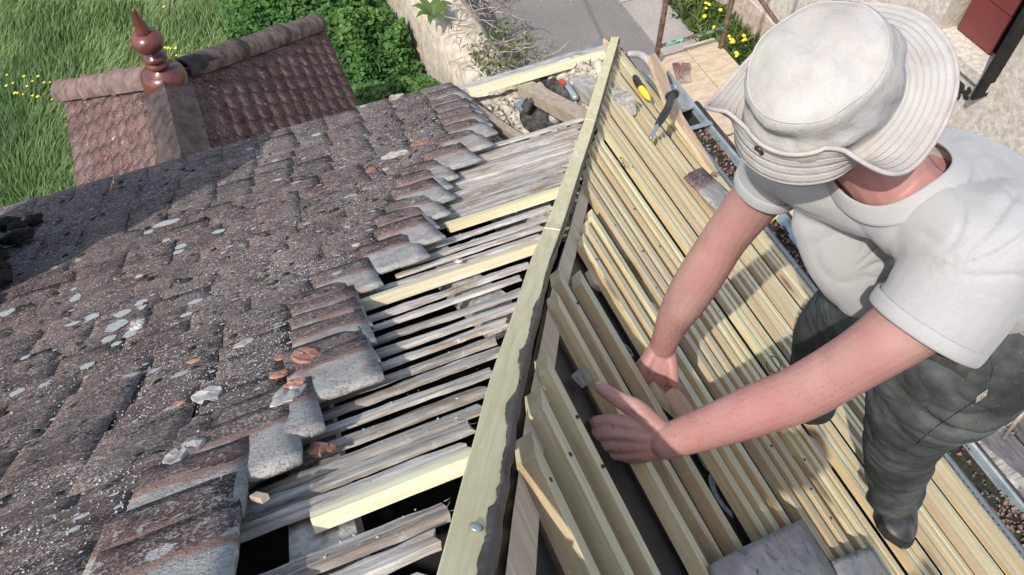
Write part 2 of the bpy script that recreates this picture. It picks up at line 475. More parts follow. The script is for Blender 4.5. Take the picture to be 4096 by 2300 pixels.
bm = bmesh.new()
for (x0, x1, z) in ((-60, 2.6, GZ),):
    vs = [bm.verts.new(p) for p in ((x0, -40, z), (x1, -40, z), (x1, 90, z), (x0, 90, z))]
    bm.faces.new(vs)
tag(obj('meadow', bm, M['meadow']), kind='structure')
bm = bmesh.new(); vs = [bm.verts.new(p) for p in ((2.5, -40, GZ + .012), (4.9, -40, GZ + .012), (4.9, 90, GZ + .012), (2.5, 90, GZ + .012))]; bm.faces.new(vs)
tag(obj('road', bm, M['asphalt']), kind='structure')
bm = bmesh.new()
y = -6.0
while y < 14:
    box(bm, (4.9, y, GZ), (5.46, y + 1.985, GZ + .06)); y += 2.0
tag(obj('pavement', bm, M['pave']), kind='structure')
bm = bmesh.new(); vs = [bm.verts.new(p) for p in ((5.45, -40, GZ + .03), (60, -40, GZ + .03), (60, 90, GZ + .03), (5.45, 90, GZ + .03))]; bm.faces.new(vs)
tag(obj('verge_ground', bm, M['meadow']), kind='structure')

def blades(name, m, pos, h, w, tint, lean, parent=None, curve=.35):
    """one object of many narrow bent blades"""
    n = len(pos)
    a = RNG.uniform(0, 2 * math.pi, n)
    side = np.stack([np.cos(a), np.sin(a), np.zeros(n)], 1) * w[:, None] * .5
    up = np.stack([lean[:, 0], lean[:, 1], np.ones(n)], 1)
    up /= np.linalg.norm(up, axis=1)[:, None]
    mid = pos + up * h[:, None] * .55
    lx = np.stack([lean[:, 0], lean[:, 1], -.2 * np.ones(n)], 1) * h[:, None] * curve
    tip = pos + up * h[:, None] + lx
    V = np.stack([pos - side, pos + side, mid + side * .8, mid - side * .8, tip], 1).reshape(-1, 3)
    b = np.arange(n)[:, None] * 5
    F3 = np.concatenate([b + np.array([[0, 1, 2]]), b + np.array([[0, 2, 3]]), b + np.array([[3, 2, 4]])], 0)
    o = raw(name, V, F3, m, parent)
    at = o.data.attributes.new('tint', 'FLOAT', 'POINT')
    at.data.foreach_set('value', np.repeat(tint, 5).astype(np.float32))
    return o
def leaves(name, m, pos, nrm, size, tint, parent=None):
    """many small pointed leaf quads"""
    n = len(pos)
    nrm = nrm / np.linalg.norm(nrm, axis=1)[:, None]
    rv = RNG.normal(size=(n, 3))
    s = np.cross(nrm, rv); s /= np.linalg.norm(s, axis=1)[:, None]
    u = np.cross(nrm, s)
    L = size[:, None]
    V = np.stack([pos - s * L * .5, pos + u * L * .3 + nrm * L * .12, pos + s * L * .5, pos - u * L * .3 + nrm * L * .12], 1).reshape(-1, 3)
    b = np.arange(n)[:, None] * 4
    o = raw(name, V, b + np.array([[0, 1, 2, 3]]), m, parent)
    at = o.data.attributes.new('tint', 'FLOAT', 'POINT')
    at.data.foreach_set('value', np.repeat(tint, 4).astype(np.float32))
    return o
def nz(P_, s, off=0.0):
    return np.array([mn.noise(Vector((p[0] * s + off, p[1] * s, off))) for p in P_])

# meadow grass: everything the photograph sees of the garden
n = 110000
px = RNG.uniform(-900, 1900, n); py = RNG.uniform(-260, 1050, n)
gp = np.array([RZ(a, b, GZ) for a, b in zip(px, py)])
gp = gp[(gp[:, 0] < 1.6) & (gp[:, 0] > -9) & (gp[:, 1] < 17)]
k = nz(gp, .55); k2 = nz(gp, 1.6, 5.0)
hh = np.clip(.17 + .13 * k + RNG.uniform(-.06, .08, len(gp)), .05, .45)
lean = np.stack([.35 + .5 * k2 + RNG.normal(0, .25, len(gp)), .25 + .4 * k + RNG.normal(0, .25, len(gp))], 1)
tint = np.clip(.47 + .42 * k2 - .3 * k + .55 * nz(gp, .21, 7.0) + RNG.uniform(-.22, .22, len(gp)), 0, 1)
tag(blades('grass', M['grass'], gp, hh, RNG.uniform(.009, .018, len(gp)), tint, lean), 'long meadow grass filling the garden below the roof', 'grass', kind='stuff')
# buttercups in the grass
bp = [(28, 300), (52, 333), (96, 305), (130, 325), (152, 305), (176, 330), (200, 330), (212, 350), (240, 370), (108, 345), (92, 378), (70, 373), (130, 383), (150, 387), (208, 398), (222, 394), (24, 343), (60, 372), (655, 27), (660, 190), (672, 192), (682, 195), (702, 193), (705, 222), (890, 178)]
V = []; Fc = []
for a, b in bp:
    c = RZ(a, b, GZ + .27)
    r = random.uniform(.013, .021)
    i0 = len(V)
    V += [c + Vector((math.cos(q) * r, math.sin(q) * r, .008 * (j % 2))) for j, q in enumerate([2 * math.pi * j / 6 for j in range(6)])]
    Fc += [(i0, i0 + 1, i0 + 2, i0 + 3), (i0, i0 + 3, i0 + 4, i0 + 5)]
tag(raw('buttercups', V, Fc, M['petal']), 'scattered yellow buttercups standing in the meadow grass', 'flowers', kind='stuff')

# leafy undergrowth between the meadow and the garden wall
n = 30000
px = RNG.uniform(880, 1780, n); py = RNG.uniform(-150, 560, n)
gp = np.array([RZ(a, b, GZ + .5) for a, b in zip(px, py)])
edge = np.array([RZ(930 + 38 * math.sin(b * .02), b, GZ + .5)[0] for b in py])
gp = gp[(gp[:, 0] < 1.93) & (gp[:, 0] > edge + .25 * RNG.uniform(-1, 1, n))]
k = nz(gp, 1.3, 2.0); k2 = nz(gp, 3.6, 9.0)
hgt = .62 + .34 * k + .22 * k2
gp[:, 2] = GZ + hgt - RNG.uniform(0, 1, len(gp)) ** 2 * .34
nr = RNG.normal(0, .55, (len(gp), 3)) + np.array([-.1, -.1, 1.0])
tint = np.clip(.42 + .6 * k2 + RNG.uniform(-.3, .3, len(gp)), 0, 1)
tag(leaves('undergrowth', M['leaf'], gp, nr, RNG.uniform(.05, .105, len(gp)), tint), 'dense bright green leafy undergrowth along the garden wall', 'undergrowth', kind='stuff')

# garden wall with dead ivy on its top
wall = thing('garden_wall', 'pale stone garden wall beside the road, its top under dead ivy', 'wall', (2.2, 7, GZ))
bm = bmesh.new()
ny, nzv = 60, 8
xs0, xs1, top = 2.0, 2.5, -5.2
grid = {}
for i in range(ny + 1):
    yy = 3.2 + i * .2
    prof = [(xs0, GZ), (xs0, GZ + .4), (xs0 + .01, GZ + .8), (xs0 + .03, top - .06), (xs0 + .12, top), (xs1 - .12, top + .03), (xs1 - .02, top - .06), (xs1, GZ + .6), (xs1, GZ)]
    for j, (x, z) in enumerate(prof):
        d = mn.noise(Vector((x * 3, yy * 2.2, z * 3))) * .05
        grid[i, j] = bm.verts.new((x + d, yy, z + (d if j > 2 and j < 7 else 0)))
for i in range(ny):
    for j in range(8):
        bm.faces.new((grid[i, j], grid[i + 1, j], grid[i + 1, j + 1], grid[i, j + 1]))
bm.faces.new([grid[0, j] for j in range(9)]); bm.faces.new([grid[ny, j] for j in range(9)][::-1])
obj('stonework', bm, M['stone'], wall, True)
ivy = thing('dead_ivy', 'tangle of dead ivy stems with green tufts on the garden wall', 'ivy', (2.3, 7, top))
bm = bmesh.new()
for q in range(420):
    y0 = random.uniform(4.6, 10.5)
    p = Vector((random.uniform(2.02, 2.75), y0, top + random.uniform(.0, .22)))
    d = Vector((random.gauss(.2, .7), random.gauss(0, .8), random.gauss(.1, .3)))
    pts = []
    for s in range(5):
        pts.append(p.copy())
        d += Vector((random.gauss(0, .55), random.gauss(0, .55), random.gauss(-.16, .3)))
        p += d.normalized() * random.uniform(.05, .11)
    r = random.uniform(.003, .008)
    tube(bm, pts, [r, r, r * .8, r * .7, r * .4], seg=4, n=2, flat=True)
obj('stems', bm, M['twig'], ivy)
n = 5200
gp = np.stack([RNG.uniform(2.1, 2.75, n), RNG.uniform(4.6, 11, n), np.full(n, top)], 1)
k = nz(gp, 1.4, 3.0)
gp = gp[k > .16]; n = len(gp)
gp[:, 2] += RNG.uniform(.02, .22, n)
leaves('tufts', M['weed'], gp, RNG.normal(0, .8, (n, 3)) + np.array([0, 0, .8]), RNG.uniform(.02, .06, n), np.clip(RNG.uniform(0, 1, n), 0, 1), ivy)
agave = thing('leafy_rosette', 'pale green broad-leaved rosette on the garden wall top', 'plant', tuple(RZ(1735, 75, top + .1)))
bm = bmesh.new()
c = RZ(1735, 75, top + .1)
for q in range(9):
    a = q * 2.4; L = random.uniform(.16, .26)
    dr = Vector((math.cos(a), math.sin(a), 0)); sd_ = Vector((-dr.y, dr.x, 0))
    st = [(0, .02, .02), (.35, .045, .10), (.7, .035, .13), (1, .003, .09)]
    rows = [(bm.verts.new(c + dr * L * f + sd_ * w + Vector((0, 0, z))), bm.verts.new(c + dr * L * f - sd_ * w + Vector((0, 0, z)))) for f, w, z in st]
    for r0, r1 in zip(rows, rows[1:]): bm.faces.new((r0[0], r0[1], r1[1], r1[0]))
ob = obj('leaves', bm, M['weed'], agave, True)
ob.data.attributes.new('tint', 'FLOAT', 'POINT').data.foreach_set('value', [.5] * len(ob.data.vertices))

# plants and dandelions at the foot of the house opposite
n = 9000
gp = np.stack([RNG.uniform(5.42, 6.1, n), RNG.uniform(-1, 10, n), np.full(n, GZ + .03)], 1)
k = nz(gp, 1.2, 1.0)
keep = RNG.uniform(-.6, .6, n) < k + .32
gp = gp[keep]; k = k[keep]; n = len(gp)
tag(blades('verge_plants', M['weed'], gp, RNG.uniform(.05, .28, n), RNG.uniform(.015, .05, n), np.clip(.45 + .5 * k + RNG.uniform(-.4, .4, n), 0, 1), RNG.normal(0, .6, (n, 2))), 'strip of weeds and grass at the foot of the opposite house', 'weeds', kind='stuff')
fl = [(2823, 13), (2836, 18), (2824, 34), (2882, 40), (2818, 65), (2856, 108), (2853, 120), (2916, 146), (2922, 158), (2930, 160), (2925, 170), (2934, 168), (2975, 143), (2972, 163), (2980, 158), (2945, 212), (2950, 218), (2945, 225), (4036, 1358), (4044, 1360), (4056, 1372), (4075, 1352), (4070, 1388), (4085, 1400), (4090, 1378), (4064, 1335)]
bm = bmesh.new()
for a, b in fl:
    c = RZ(a, b, GZ + .2); r = random.uniform(.018, .028)
    lathe(bm, c, (random.uniform(-.3, .3), random.uniform(-.3, .3), 1), [(r * .3, -.01), (r, .0), (r * .85, .012), (r * .4, .018)], 9)
tag(obj('dandelions', bm, M['petal']), 'yellow dandelion heads in the weeds along the opposite house', 'flowers', kind='stuff')

# ------------------------------------------------------------------ the house opposite
FX = 6.16
facade = thing('opposite_house', 'house across the road with rough beige render and a maroon shuttered window', 'house', (FX, 4, GZ))
A = RX(3745, 205, FX); Bp = RX(4010, 235, FX)
def fz(px, py): p = RX(px, py, FX); return p.y, p.z
wy1, _ = fz(3706, 160); wy0, _ = fz(4040, 160)
wy0, wz0 = fz(4000, 262); wy1, wz0b = fz(3712, 190)
wz0 = (wz0 + wz0b) / 2
wz1 = wz0 + 1.25
bm = bmesh.new()
def wallgrid(bm, y0, y1, z0, z1, x0=FX, x1=FX + .4): box(bm, (x0, y0, z0), (x1, y1, z1))
wallgrid(bm, -6, wy0, GZ, -1.2); wallgrid(bm, wy1, 14, GZ, -1.2)
wallgrid(bm, wy0 + .001, wy1 - .001, GZ, wz0); wallgrid(bm, wy0 + .001, wy1 - .001, wz1, -1.2)
obj('wall', bm, M['render'], facade)
bm = bmesh.new()
box(bm, (FX - .025, -6, GZ), (FX - .003, wy1 + 3.2, GZ + .42)); box(bm, (FX - .05, wy1 + 3.2, GZ), (FX - .003, 14, GZ + 1.1))
obj('plinth', bm, M['brick'], facade)
wnd = bpy.data.objects.new('window', None); COL.objects.link(wnd); wnd.parent = facade; wnd.matrix_parent_inverse = Matrix.Translation(-facade.location)
def wobj(name, bm, m):
    o = obj(name, bm, m); o.parent = wnd; o.matrix_parent_inverse = Matrix.Identity(4); wnd.location = (0, 0, 0); return o
bm = bmesh.new()
box(bm, (FX - .05, wy0 - .05, wz0 - .09), (FX + .22, wy1 + .05, wz0 + .012))
wobj('sill', bm, M['render'])
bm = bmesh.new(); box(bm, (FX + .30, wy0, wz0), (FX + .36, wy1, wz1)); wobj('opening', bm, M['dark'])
bm = bmesh.new()
mid = wy0 + (wy1 - wy0) * .36
for q in range(3):
    h0 = wz0 + .03 + q * .41
    box(bm, (FX + .2, mid, h0), (FX + .235, wy1 - .05, h0 + .395))
box(bm, (FX + .215, mid + .02, wz0 + .02), (FX + .245, wy1 - .06, wz1 - .02))
wobj('shutter', bm, M['maroon'])
bm = bmesh.new(); box(bm, (FX - .17, wy0 - .045, wz0 - .14), (FX - .005, wy0 - .01, wz1)); wobj('shutter', bm, M['dark'])  # added open leaf; near-black colour stands in for its unlit side and shadow
bm = bmesh.new()
for q in range(60):
    p = Vector((FX - .012, random.uniform(wy0 + .1, wy1 - .1), wz0 - random.uniform(.2, .36)))
    lump(bm, p, (random.uniform(.02, .05), random.uniform(.015, .04)), q, (-1, 0, 0), 1, .3)
obj('moss_patch', bm, M['moss'], facade)

# ------------------------------------------------------------------ scaffold
sc = thing('scaffold_frame', 'rusty tube scaffold end frame with a flaking green rail', 'scaffold', (3.5, 4.56, GZ))
fy = 4.56; xa, xb = 3.2, 3.84
def stube(name, pts, r, m):
    bm = bmesh.new(); tube(bm, pts, [r] * len(pts), seg=12, n=1, flat=True); return obj(name, bm, m, sc, True)
stube('post', [(xa, fy, GZ), (xa, fy, -1.0)], .023, M['rust'])
stube('post', [(xb, fy, GZ), (xb, fy, -1.0)], .023, M['rust'])
stube('rail', [(xa, fy, -4.2), (xb, fy, -4.2)], .017, M['rustgreen'])
stube('rail', [(xa, fy, -3.72), (xb, fy, -3.72)], .017, M['rust'])
stube('brace', [tuple(RX(3015, -40, xb)), tuple(RX(3100, 78, xb - .0)), tuple(RX(3160, 150, xb))], .018, M['rust'])
def plank(name, x0, x1, y0, y1, z, m, lab, grp, th=.035, cat='plank'):
    bm = bmesh.new(); box(bm, (x0, y0, z - th), (x1, y1, z))
    bmesh.ops.bevel(bm, geom=bm.edges[:], offset=.003, segments=1, affect='EDGES')
    return tag(obj(name, bm, m), lab, cat, grp)
plank('plywood_sheet', 3.24, 3.545, 3.62, 4.66, DECK, M['ply'], 'buff plywood sheet under the broken tile, beside the rusty scaffold post', 'plywood sheets on the scaffold deck', .02)
plank('plywood_sheet', 3.553, 3.86, 3.60, 4.70, DECK, M['ply'], 'buff plywood sheet along the weeds, right of the other corner sheet', 'plywood sheets on the scaffold deck', .02)
plank('plywood_sheet', 3.24, 3.545, 2.3, 3.60, DECK - .002, M['ply'], 'buff plywood sheet strewn with crumbs, beside the hat brim', 'plywood sheets on the scaffold deck', .02)
plank('plywood_sheet', 3.553, 3.86, 2.3, 3.585, DECK - .002, M['ply'], 'buff plywood sheet next to the weeds and half hidden by the hat', 'plywood sheets on the scaffold deck', .02)
gp_ = 'grey boards of the scaffold deck'
plank('deck_board', 2.93, 3.22, 1.9, 4.5, DECK - .01, M['deck'], 'dusty grey deck board between the gutter and the plywood', gp_)
plank('deck_board', 2.93, 3.22, -1.2, 1.88, DECK - .01, M['deck'], 'grey deck board nearest the gutter, behind the dark trousers', gp_)
plank('deck_board', 3.24, 3.53, -1.2, 2.28, DECK - .002, M['deck'], 'grey deck board carrying the lump of mortar', gp_)
plank('deck_board', 3.55, 3.80, -1.2, 2.28, DECK - .006, M['deck'], 'grey deck board along the yellow plank', gp_)
plank('deck_plank', 3.83, 3.95, -1.2, 2.1, DECK + .01, M['ply'], 'new yellow plank on the deck edge beside the weeds', 'new yellow planks at the deck edge')
plank('deck_plank', 3.99, 4.16, -1.2, 1.9, DECK - .03, M['ply'], 'new yellow plank outermost on the deck, touching the dandelions', 'new yellow planks at the deck edge')
bm = bmesh.new(); lump(bm, RZ(3995, 1622, DECK + .02), (.07, .05), 3, (0, 0, 1), 3, .5, .9)
tag(obj('mortar_lump', bm, M['rubble']), 'grey crumbly mortar lump on the deck beside the trousers', 'mortar')
bm = bmesh.new(); lump(bm, RZ(4035, 1665, DECK + .02), (.06, .035), 8, (0, 0, 1), 2, .4, .7)
tag(obj('mortar_lump', bm, M['gravel']), 'whitish mortar lump on the deck below the grey one', 'mortar')
bm = bmesh.new(); a = RZ(4012, 1757, DECK + .02); b = RZ(4096, 1640, DECK + .02)
tube(bm, [a, (a + b) / 2, b], [.007, .012, .016], seg=6, n=2, flat=True)
tag(obj('wood_splinter', bm, M['rafter']), 'long brown wood splinter lying across the grey deck', 'splinter')
# the broken tile on the plywood
def flatpoly(bm, pts, th, n):
    n = Vector(n).normalized()
    a = [bm.verts.new(Vector(p)) for p in pts]; b = [bm.verts.new(Vector(p) + n * th) for p in pts]
    bm.faces.new(a[::-1]); bm.faces.new(b)
    for i in range(len(a)): bm.faces.new((a[i], a[(i + 1) % len(a)], b[(i + 1) % len(a)], b[i]))
def tintattr(o, tint, clean):
    at = o.data.attributes.new('tint', 'FLOAT', 'POINT'); at.data.foreach_set('value', [tint] * len(o.data.vertices))
    at = o.data.attributes.new('clean', 'FLOAT', 'POINT')
    at.data.foreach_set('value', [clean(v.co) if callable(clean) else clean for v in o.data.vertices])
bt = [((2689, 258), (2712, 254), (2720, 262), (2722, 277), (2712, 300), (2726, 320), (2737, 330), (2722, 334), (2705, 318)), ((2725, 256), (2756, 256), (2762, 266), (2758, 290), (2762, 330), (2740, 334), (2728, 316), (2716, 300), (2726, 278))]
for q, pl in enumerate(bt):
    bm = bmesh.new(); flatpoly(bm, [RZ(a, b, DECK + .004) for a, b in pl], .014, (0, 0, 1))
    o = tag(obj('broken_roof_tile', bm, M['tile_red']), ['left half of the snapped red brown tile on the plywood', 'right half of the snapped red brown tile, with a white flake at its side'][q], 'roof tile', 'halves of the broken tile on the plywood')
    cz = RZ(2735, 292, DECK).y
    tintattr(o, .8, lambda c: .5 + (cz - c.y) * 3.0)

# crumbs on the deck
def scatter(name, lab, cat, m, pts, smin, smax, zoff=0.0):
    V = []; Fc = []
    base = np.array([(1, 0, 0), (-.6, .8, 0), (-.5, -.8, 0), (.1, .1, .8), (0, -.1, -.5)])
    fc = [(0, 1, 3), (1, 2, 3), (2, 0, 3), (1, 0, 4), (2, 1, 4), (0, 2, 4)]
    for p in pts:
        s = smin + (smax - smin) * random.random() ** 3
        R = Matrix.Rotation(random.uniform(0, 6.28), 3, 'Z') @ Matrix.Rotation(random.uniform(-.6, .6), 3, 'X')
        i0 = len(V)
        for b in base: V.append(Vector(p) + R @ Vector(b * s * RNG.uniform(.6, 1.2, 3)))
        Fc += [tuple(i0 + i for i in f) for f in fc]
    return tag(raw(name, V, Fc, m), lab, cat, kind='stuff')
scatter('deck_crumbs', 'small white crumbs of mortar scattered on the scaffold deck', 'crumbs', M['gravel'], [(random.uniform(2.95, 3.85), random.gauss(3.3, .5), DECK + .004) for q in range(260)] + [(random.uniform(2.95, 3.8), random.uniform(-.5, 2.2), DECK + .003) for q in range(220)], .005, .022)

# ------------------------------------------------------------------ annex roof with the finial
def tile_grid(bm, uv, place, L=.26, Wd=.157, th=.013, nu=4, nv=6, jit=.0022, clean=None, lay=None, tlay=None, tint=.5, expo=.115, seed=0, cam_=.0006, feather=0.0):
    """one tile; place(u, v, w) maps across/up-slope/height to the world. v=0 is the tail"""
    vt = {}
    for i in range(nu + 1):
        for j in range(nv + 1):
            fu, fv = i / nu, j / nv
            ju = mn.noise(Vector((seed * 1.7, fv * 3, i))) * jit * (i in (0, nu)) * 1.3
            jv = mn.noise(Vector((fu * 3, seed * 2.3, j))) * jit * 2 * (j in (0, nv))
            arch = cam_ * (1 - (2 * fu - 1) ** 2) + mn.noise(Vector((fu * 2 + seed, fv * 2, seed * .7))) * .0016
            for k in (0, 1):
                w = (th if k else 0) + arch
                if k and (i in (0, nu) or j in (0, nv)): w -= .0025
                if k and j == 0: w -= (th - .0025) * feather
                v = bm.verts.new(place((fu - .5) * Wd + ju, fv * L + jv, w))
                v[tlay] = tint
                v[lay] = clean(fv * L) if clean else 0.0
                vt[i, j, k] = v
    for i in range(nu):
        for j in range(nv):
            bm.faces.new((vt[i, j, 1], vt[i + 1, j, 1], vt[i + 1, j + 1, 1], vt[i, j + 1, 1]))
            bm.faces.new((vt[i, j + 1, 0], vt[i + 1, j + 1, 0], vt[i + 1, j, 0], vt[i, j, 0]))
    for i in range(nu):
        bm.faces.new((vt[i, 0, 0], vt[i + 1, 0, 0], vt[i + 1, 0, 1], vt[i, 0, 1]))
        bm.faces.new((vt[i + 1, nv, 0], vt[i, nv, 0], vt[i, nv, 1], vt[i + 1, nv, 1]))
    for j in range(nv):
        bm.faces.new((vt[0, j + 1, 0], vt[0, j, 0], vt[0, j, 1], vt[0, j + 1, 1]))
        bm.faces.new((vt[nu, j, 0], vt[nu, j + 1, 0], vt[nu, j + 1, 1], vt[nu, j, 1]))
def newtile():
    bm = bmesh.new()
    return bm, bm.verts.layers.float.new('clean'), bm.verts.layers.float.new('tint')

annex = thing('annex', 'small hipped annex roof of red brown tiles below the eave', 'outbuilding', (-.5, 5, GZ))
FN = Vector((-.51, 4.83, -3.55))
def annex_face(side, foot, y0, mat, expo, nm='tiled_face'):
    # plane falling from the ridge to -X (side -1) or +X (side +1) at 42 degrees; foot(d) gives the span in Y at distance d across
    bm, cl, tl = newtile()
    pit = math.atan(.9)
    u = Vector((0, 1, 0)); dn = Vector((side * math.cos(pit), 0, -math.sin(pit))); nn = Vector((side * math.sin(pit), 0, math.cos(pit)))
    s = 0.0; k = 0
    tails = []
    smax = foot[2] / math.cos(pit)
    while s < smax:
        tails.append(s + expo); s += expo
    for k, s in enumerate(tails[::-1]):
        d = s * math.cos(pit)
        f = min(max(0, s - .10) * math.cos(pit) / foot[2], 1)
        yend = foot[0] + (foot[1] - foot[0]) * f
        yy = y0 + (k % 2) * .078
        while yy < yend + .02:
            w = min(.157, yend - yy)
            if w > .05:
                org = FN * 1.0; org = Vector((FN.x, yy + w / 2, FN.z)) + dn * s
                tilt = .0  # each course rests on the next
                a = random.uniform(-.03, .03)
                def place(uu, vv, ww, org=org, a=a):
                    return org + u * (uu + vv * a) - dn * vv + nn * (ww + .030 * (1 - vv / .26) + .004)
                tile_grid(bm, None, place, min(.24, s + .01), w - .004, .013, 2, 3, seed=k * 31 + yy, lay=cl, tlay=tl, tint=random.random())
            yy += .157
    return obj(nm, bm, mat, annex, True)
o = annex_face(-1, (FN.y, FN.y + 1.134, .811), 2.7, M['tile_far'], .115)
o = annex_face(1, (FN.y, FN.y + 1.708, 1.214), 2.7, M['tile_far'], .125)
# body under the tiles
bm = bmesh.new()
Lc = Vector((FN.x - .811, FN.y + 1.134, FN.z - .73)); Rc = Vector((FN.x + 1.214, FN.y + 1.708, FN.z - 1.09))
a = [Vector((FN.x, 2.6, FN.z - .02)), FN - Vector((0, 0, .02)), Lc, Vector((Lc.x, 2.6, Lc.z - .0)), Rc, Vector((.56, 5.19, -4.51)), Vector((.56, 2.6, -4.51))]
vv = [bm.verts.new(p) for p in a]; vb = [bm.verts.new((p.x * .98, p.y, GZ)) for p in a]
bm.faces.new((vv[0], vv[1], vv[2], vv[3])); bm.faces.new((vv[1], vv[0], vv[6], vv[5], vv[4])); bm.faces.new((vv[1], vv[4], vv[2]))
bm.faces.new((vv[3], vv[2], vb[2], vb[3])); bm.faces.new((vv[2], vv[4], vb[4], vb[2])); bm.faces.new((vv[4], vv[5], vb[5], vb[4])); bm.faces.new((vv[5], vv[6], vb[6], vb[5]))
obj('wall', bm, M['render'], annex)
def halfround(a, b, r, n_, m, name, up=(0, 0, 1), arch=1.0):
    a, b = Vector(a), Vector(b); d = (b - a) / n_
    for q in range(n_):
        bm = bmesh.new()
        p0, p1 = a + d * q - d * .07, a + d * (q + 1)
        t = d.normalized(); s = t.cross(Vector(up)).normalized(); w = s.cross(t)
        rows = []
        for f, rr in ((0, r * 1.1), (.12, r * 1.1), (.121, r), (1, r * .96)):
            rows.append([(bm.verts.new(p0.lerp(p1, f) + s * math.cos(g) * rr + w * math.sin(g) * rr * arch), bm.verts.new(p0.lerp(p1, f) + s * math.cos(g) * (rr - .016) + w * math.sin(g) * (rr - .016) * arch)) for g in [math.pi * (-.06 + 1.12 * k / 10) for k in range(11)]])
        for r0, r1 in zip(rows, rows[1:]):
            for k in range(10):
                bm.faces.new((r0[k][0], r0[k + 1][0], r1[k + 1][0], r1[k][0])); bm.faces.new((r0[k][1], r1[k][1], r1[k + 1][1], r0[k + 1][1]))
        for rw in (rows[0], rows[-1]):
            for k in range(10): bm.faces.new((rw[k][0], rw[k][1], rw[k + 1][1], rw[k + 1][0]))
        obj(name, bm, m, annex, True)
upL = (-.3, .3, 1); upR = (.3, .3, 1)
halfround(Lc + Vector((-.05, .06, -.0)), FN + Vector((-.06, .07, .0)), .10, 3, M['ridge_pink'], 'hip_tile', upL)
halfround(Rc + Vector((.03, .04, .0)), FN + Vector((.10, .14, -.05)), .10, 3, M['ridge'], 'hip_tile', upR)
# angular ridge tiles coming towards the main roof
for q, (y0, y1) in enumerate(((2.9, 3.6), (3.58, 4.3), (4.28, 4.86))):
    bm = bmesh.new()
    lift = .024 * (2 - q)
    for sgn in (-1, 1):
        sx = Vector((sgn * .15, 0, -.128))
        p = Vector((FN.x, y0, FN.z + .075 + lift))
        hexa(bm, [p + sx * 0, p + sx, p + sx + Vector((0, y1 - y0, 0)), p + Vector((0, y1 - y0, 0)), p + Vector((0, 0, .02)), p + sx + Vector((sgn * .012, 0, .016)), p + sx + Vector((sgn * .012, y1 - y0, .016)), p + Vector((0, y1 - y0, .02))])
    obj('ridge_tile', bm, M['ridge'], annex)
fin = thing('roof_finial', 'turned glazed terracotta finial with ball and spike on the annex hip', 'finial', tuple(FN))
bm = bmesh.new()
H0 = FN + Vector((0, .02, -.02))
lathe(bm, H0, (0, 0, 1), [(r_, h_ * .93) for r_, h_ in [(.15, -.08), (.145, .0), (.15, .05), (.138, .10), (.11, .128), (.06, .145), (.055, .16)]], 32)
obj('base', bm, M['finial'], fin, True)
bm = bmesh.new()
lathe(bm, H0, (0, 0, 1), [(r_, h_ * .93) for r_, h_ in [(.055, .158), (.075, .17), (.078, .19), (.062, .205), (.06, .212), (.075, .225), (.078, .245), (.055, .262), (.04, .275), (.038, .295)]], 32)
obj('stem', bm, M['finial'], fin, True)
bm = bmesh.new()
lathe(bm, H0, (0, 0, 1), [(r_, h_ * .93) for r_, h_ in [(.035, .292), (.06, .30), (.088, .325), (.102, .36), (.098, .395), (.078, .425), (.05, .44), (.043, .442)]], 32)
obj('ball', bm, M['finial'], fin, True)
bm = bmesh.new()
lathe(bm, H0, (0, 0, 1), [(r_, h_ * .93) for r_, h_ in [(.045, .441), (.046, .455), (.036, .50), (.024, .56), (.014, .60), (.016, .61), (.009, .622), (.004, .63)]], 24)
obj('spike', bm, M['finial'], fin, True)
# ------------------------------------------------------------------ the house under repair
house = thing('house', 'old house whose tiled roof is half stripped for repair', 'house', (0, 0, GZ))
bm = bmesh.new()
ex, ey = 1.80, 2.76
box(bm, (ex - .14, -3, GZ), (ex, ey, ZR(ex) - .10)); box(bm, (-4, ey - .12, GZ), (ex - .141, ey, ZL(ey) - .16))
obj('wall', bm, M['stone'], house)
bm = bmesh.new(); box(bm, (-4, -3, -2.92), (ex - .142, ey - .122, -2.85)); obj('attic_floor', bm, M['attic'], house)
bm = bmesh.new()
yy_ = [-1.15 + .1 * q for q in range(39)]
lo_ = [(y, -2.9) for y in yy_]; hi_ = [(y, ZL(y) - .03) for y in yy_]
va = [[bm.verts.new((x, y, z)) for y, z in lo_ + hi_[::-1]] for x in (-1.80, -1.70)]
bm.faces.new(va[0]); bm.faces.new(va[1][::-1])
for i in range(len(va[0])): bm.faces.new((va[0][i], va[0][i - 1], va[1][i - 1], va[1][i]))
box(bm, (-1.69, -1.15, -2.9), (1.6, -1.08, -.35)); box(bm, (-1.69, -1.15, -.34), (-.5, -1.08, ZL(-1.1) - .08))
obj('attic_sun_blocker', bm, M['attic'], house)  # unseen side and back walls, added to keep sun out of the attic

# left slope: courses of flat tiles up to the torn edge
EXPO, TLEN, TW, TTH = .112, .262, .156, .0030
ARC0 = arcL(2.90)
TORN = sorted([(2.90, .925), (2.838, .921), (2.60, .89), (2.378, .868), (2.15, .83), (2.052, .811), (1.984, .77), (1.94, .702), (1.85, .637), (1.80, .574), (1.734, .526), (1.60, .47), (1.493, .426), (1.359, .368), (1.232, .313), (1.145, .193), (1.085, .075), (1.0, .078), (.80, .062), (.611, .048), (.53, -.066), (.47, -.075), (.40, -.13), (.345, -.160), (.2, -.17), (-.3, -.19)])
def torn(y): return float(np.interp(y, [a for a, b in TORN], [b for a, b in TORN]))
def ltop(y):
    """height of the tile surface over the roof plane"""
    a = ARC0 - arcL(y)
    d = a % EXPO
    return .032 + .0055 * (1 - d / TLEN) + TTH
def torntop(y): return torn(yofarc(arcL(y) - .155)) - .012
bmF, clF, tlF = newtile()
edge_tiles = []
ncourse = int((ARC0 - arcL(-.35)) / EXPO)
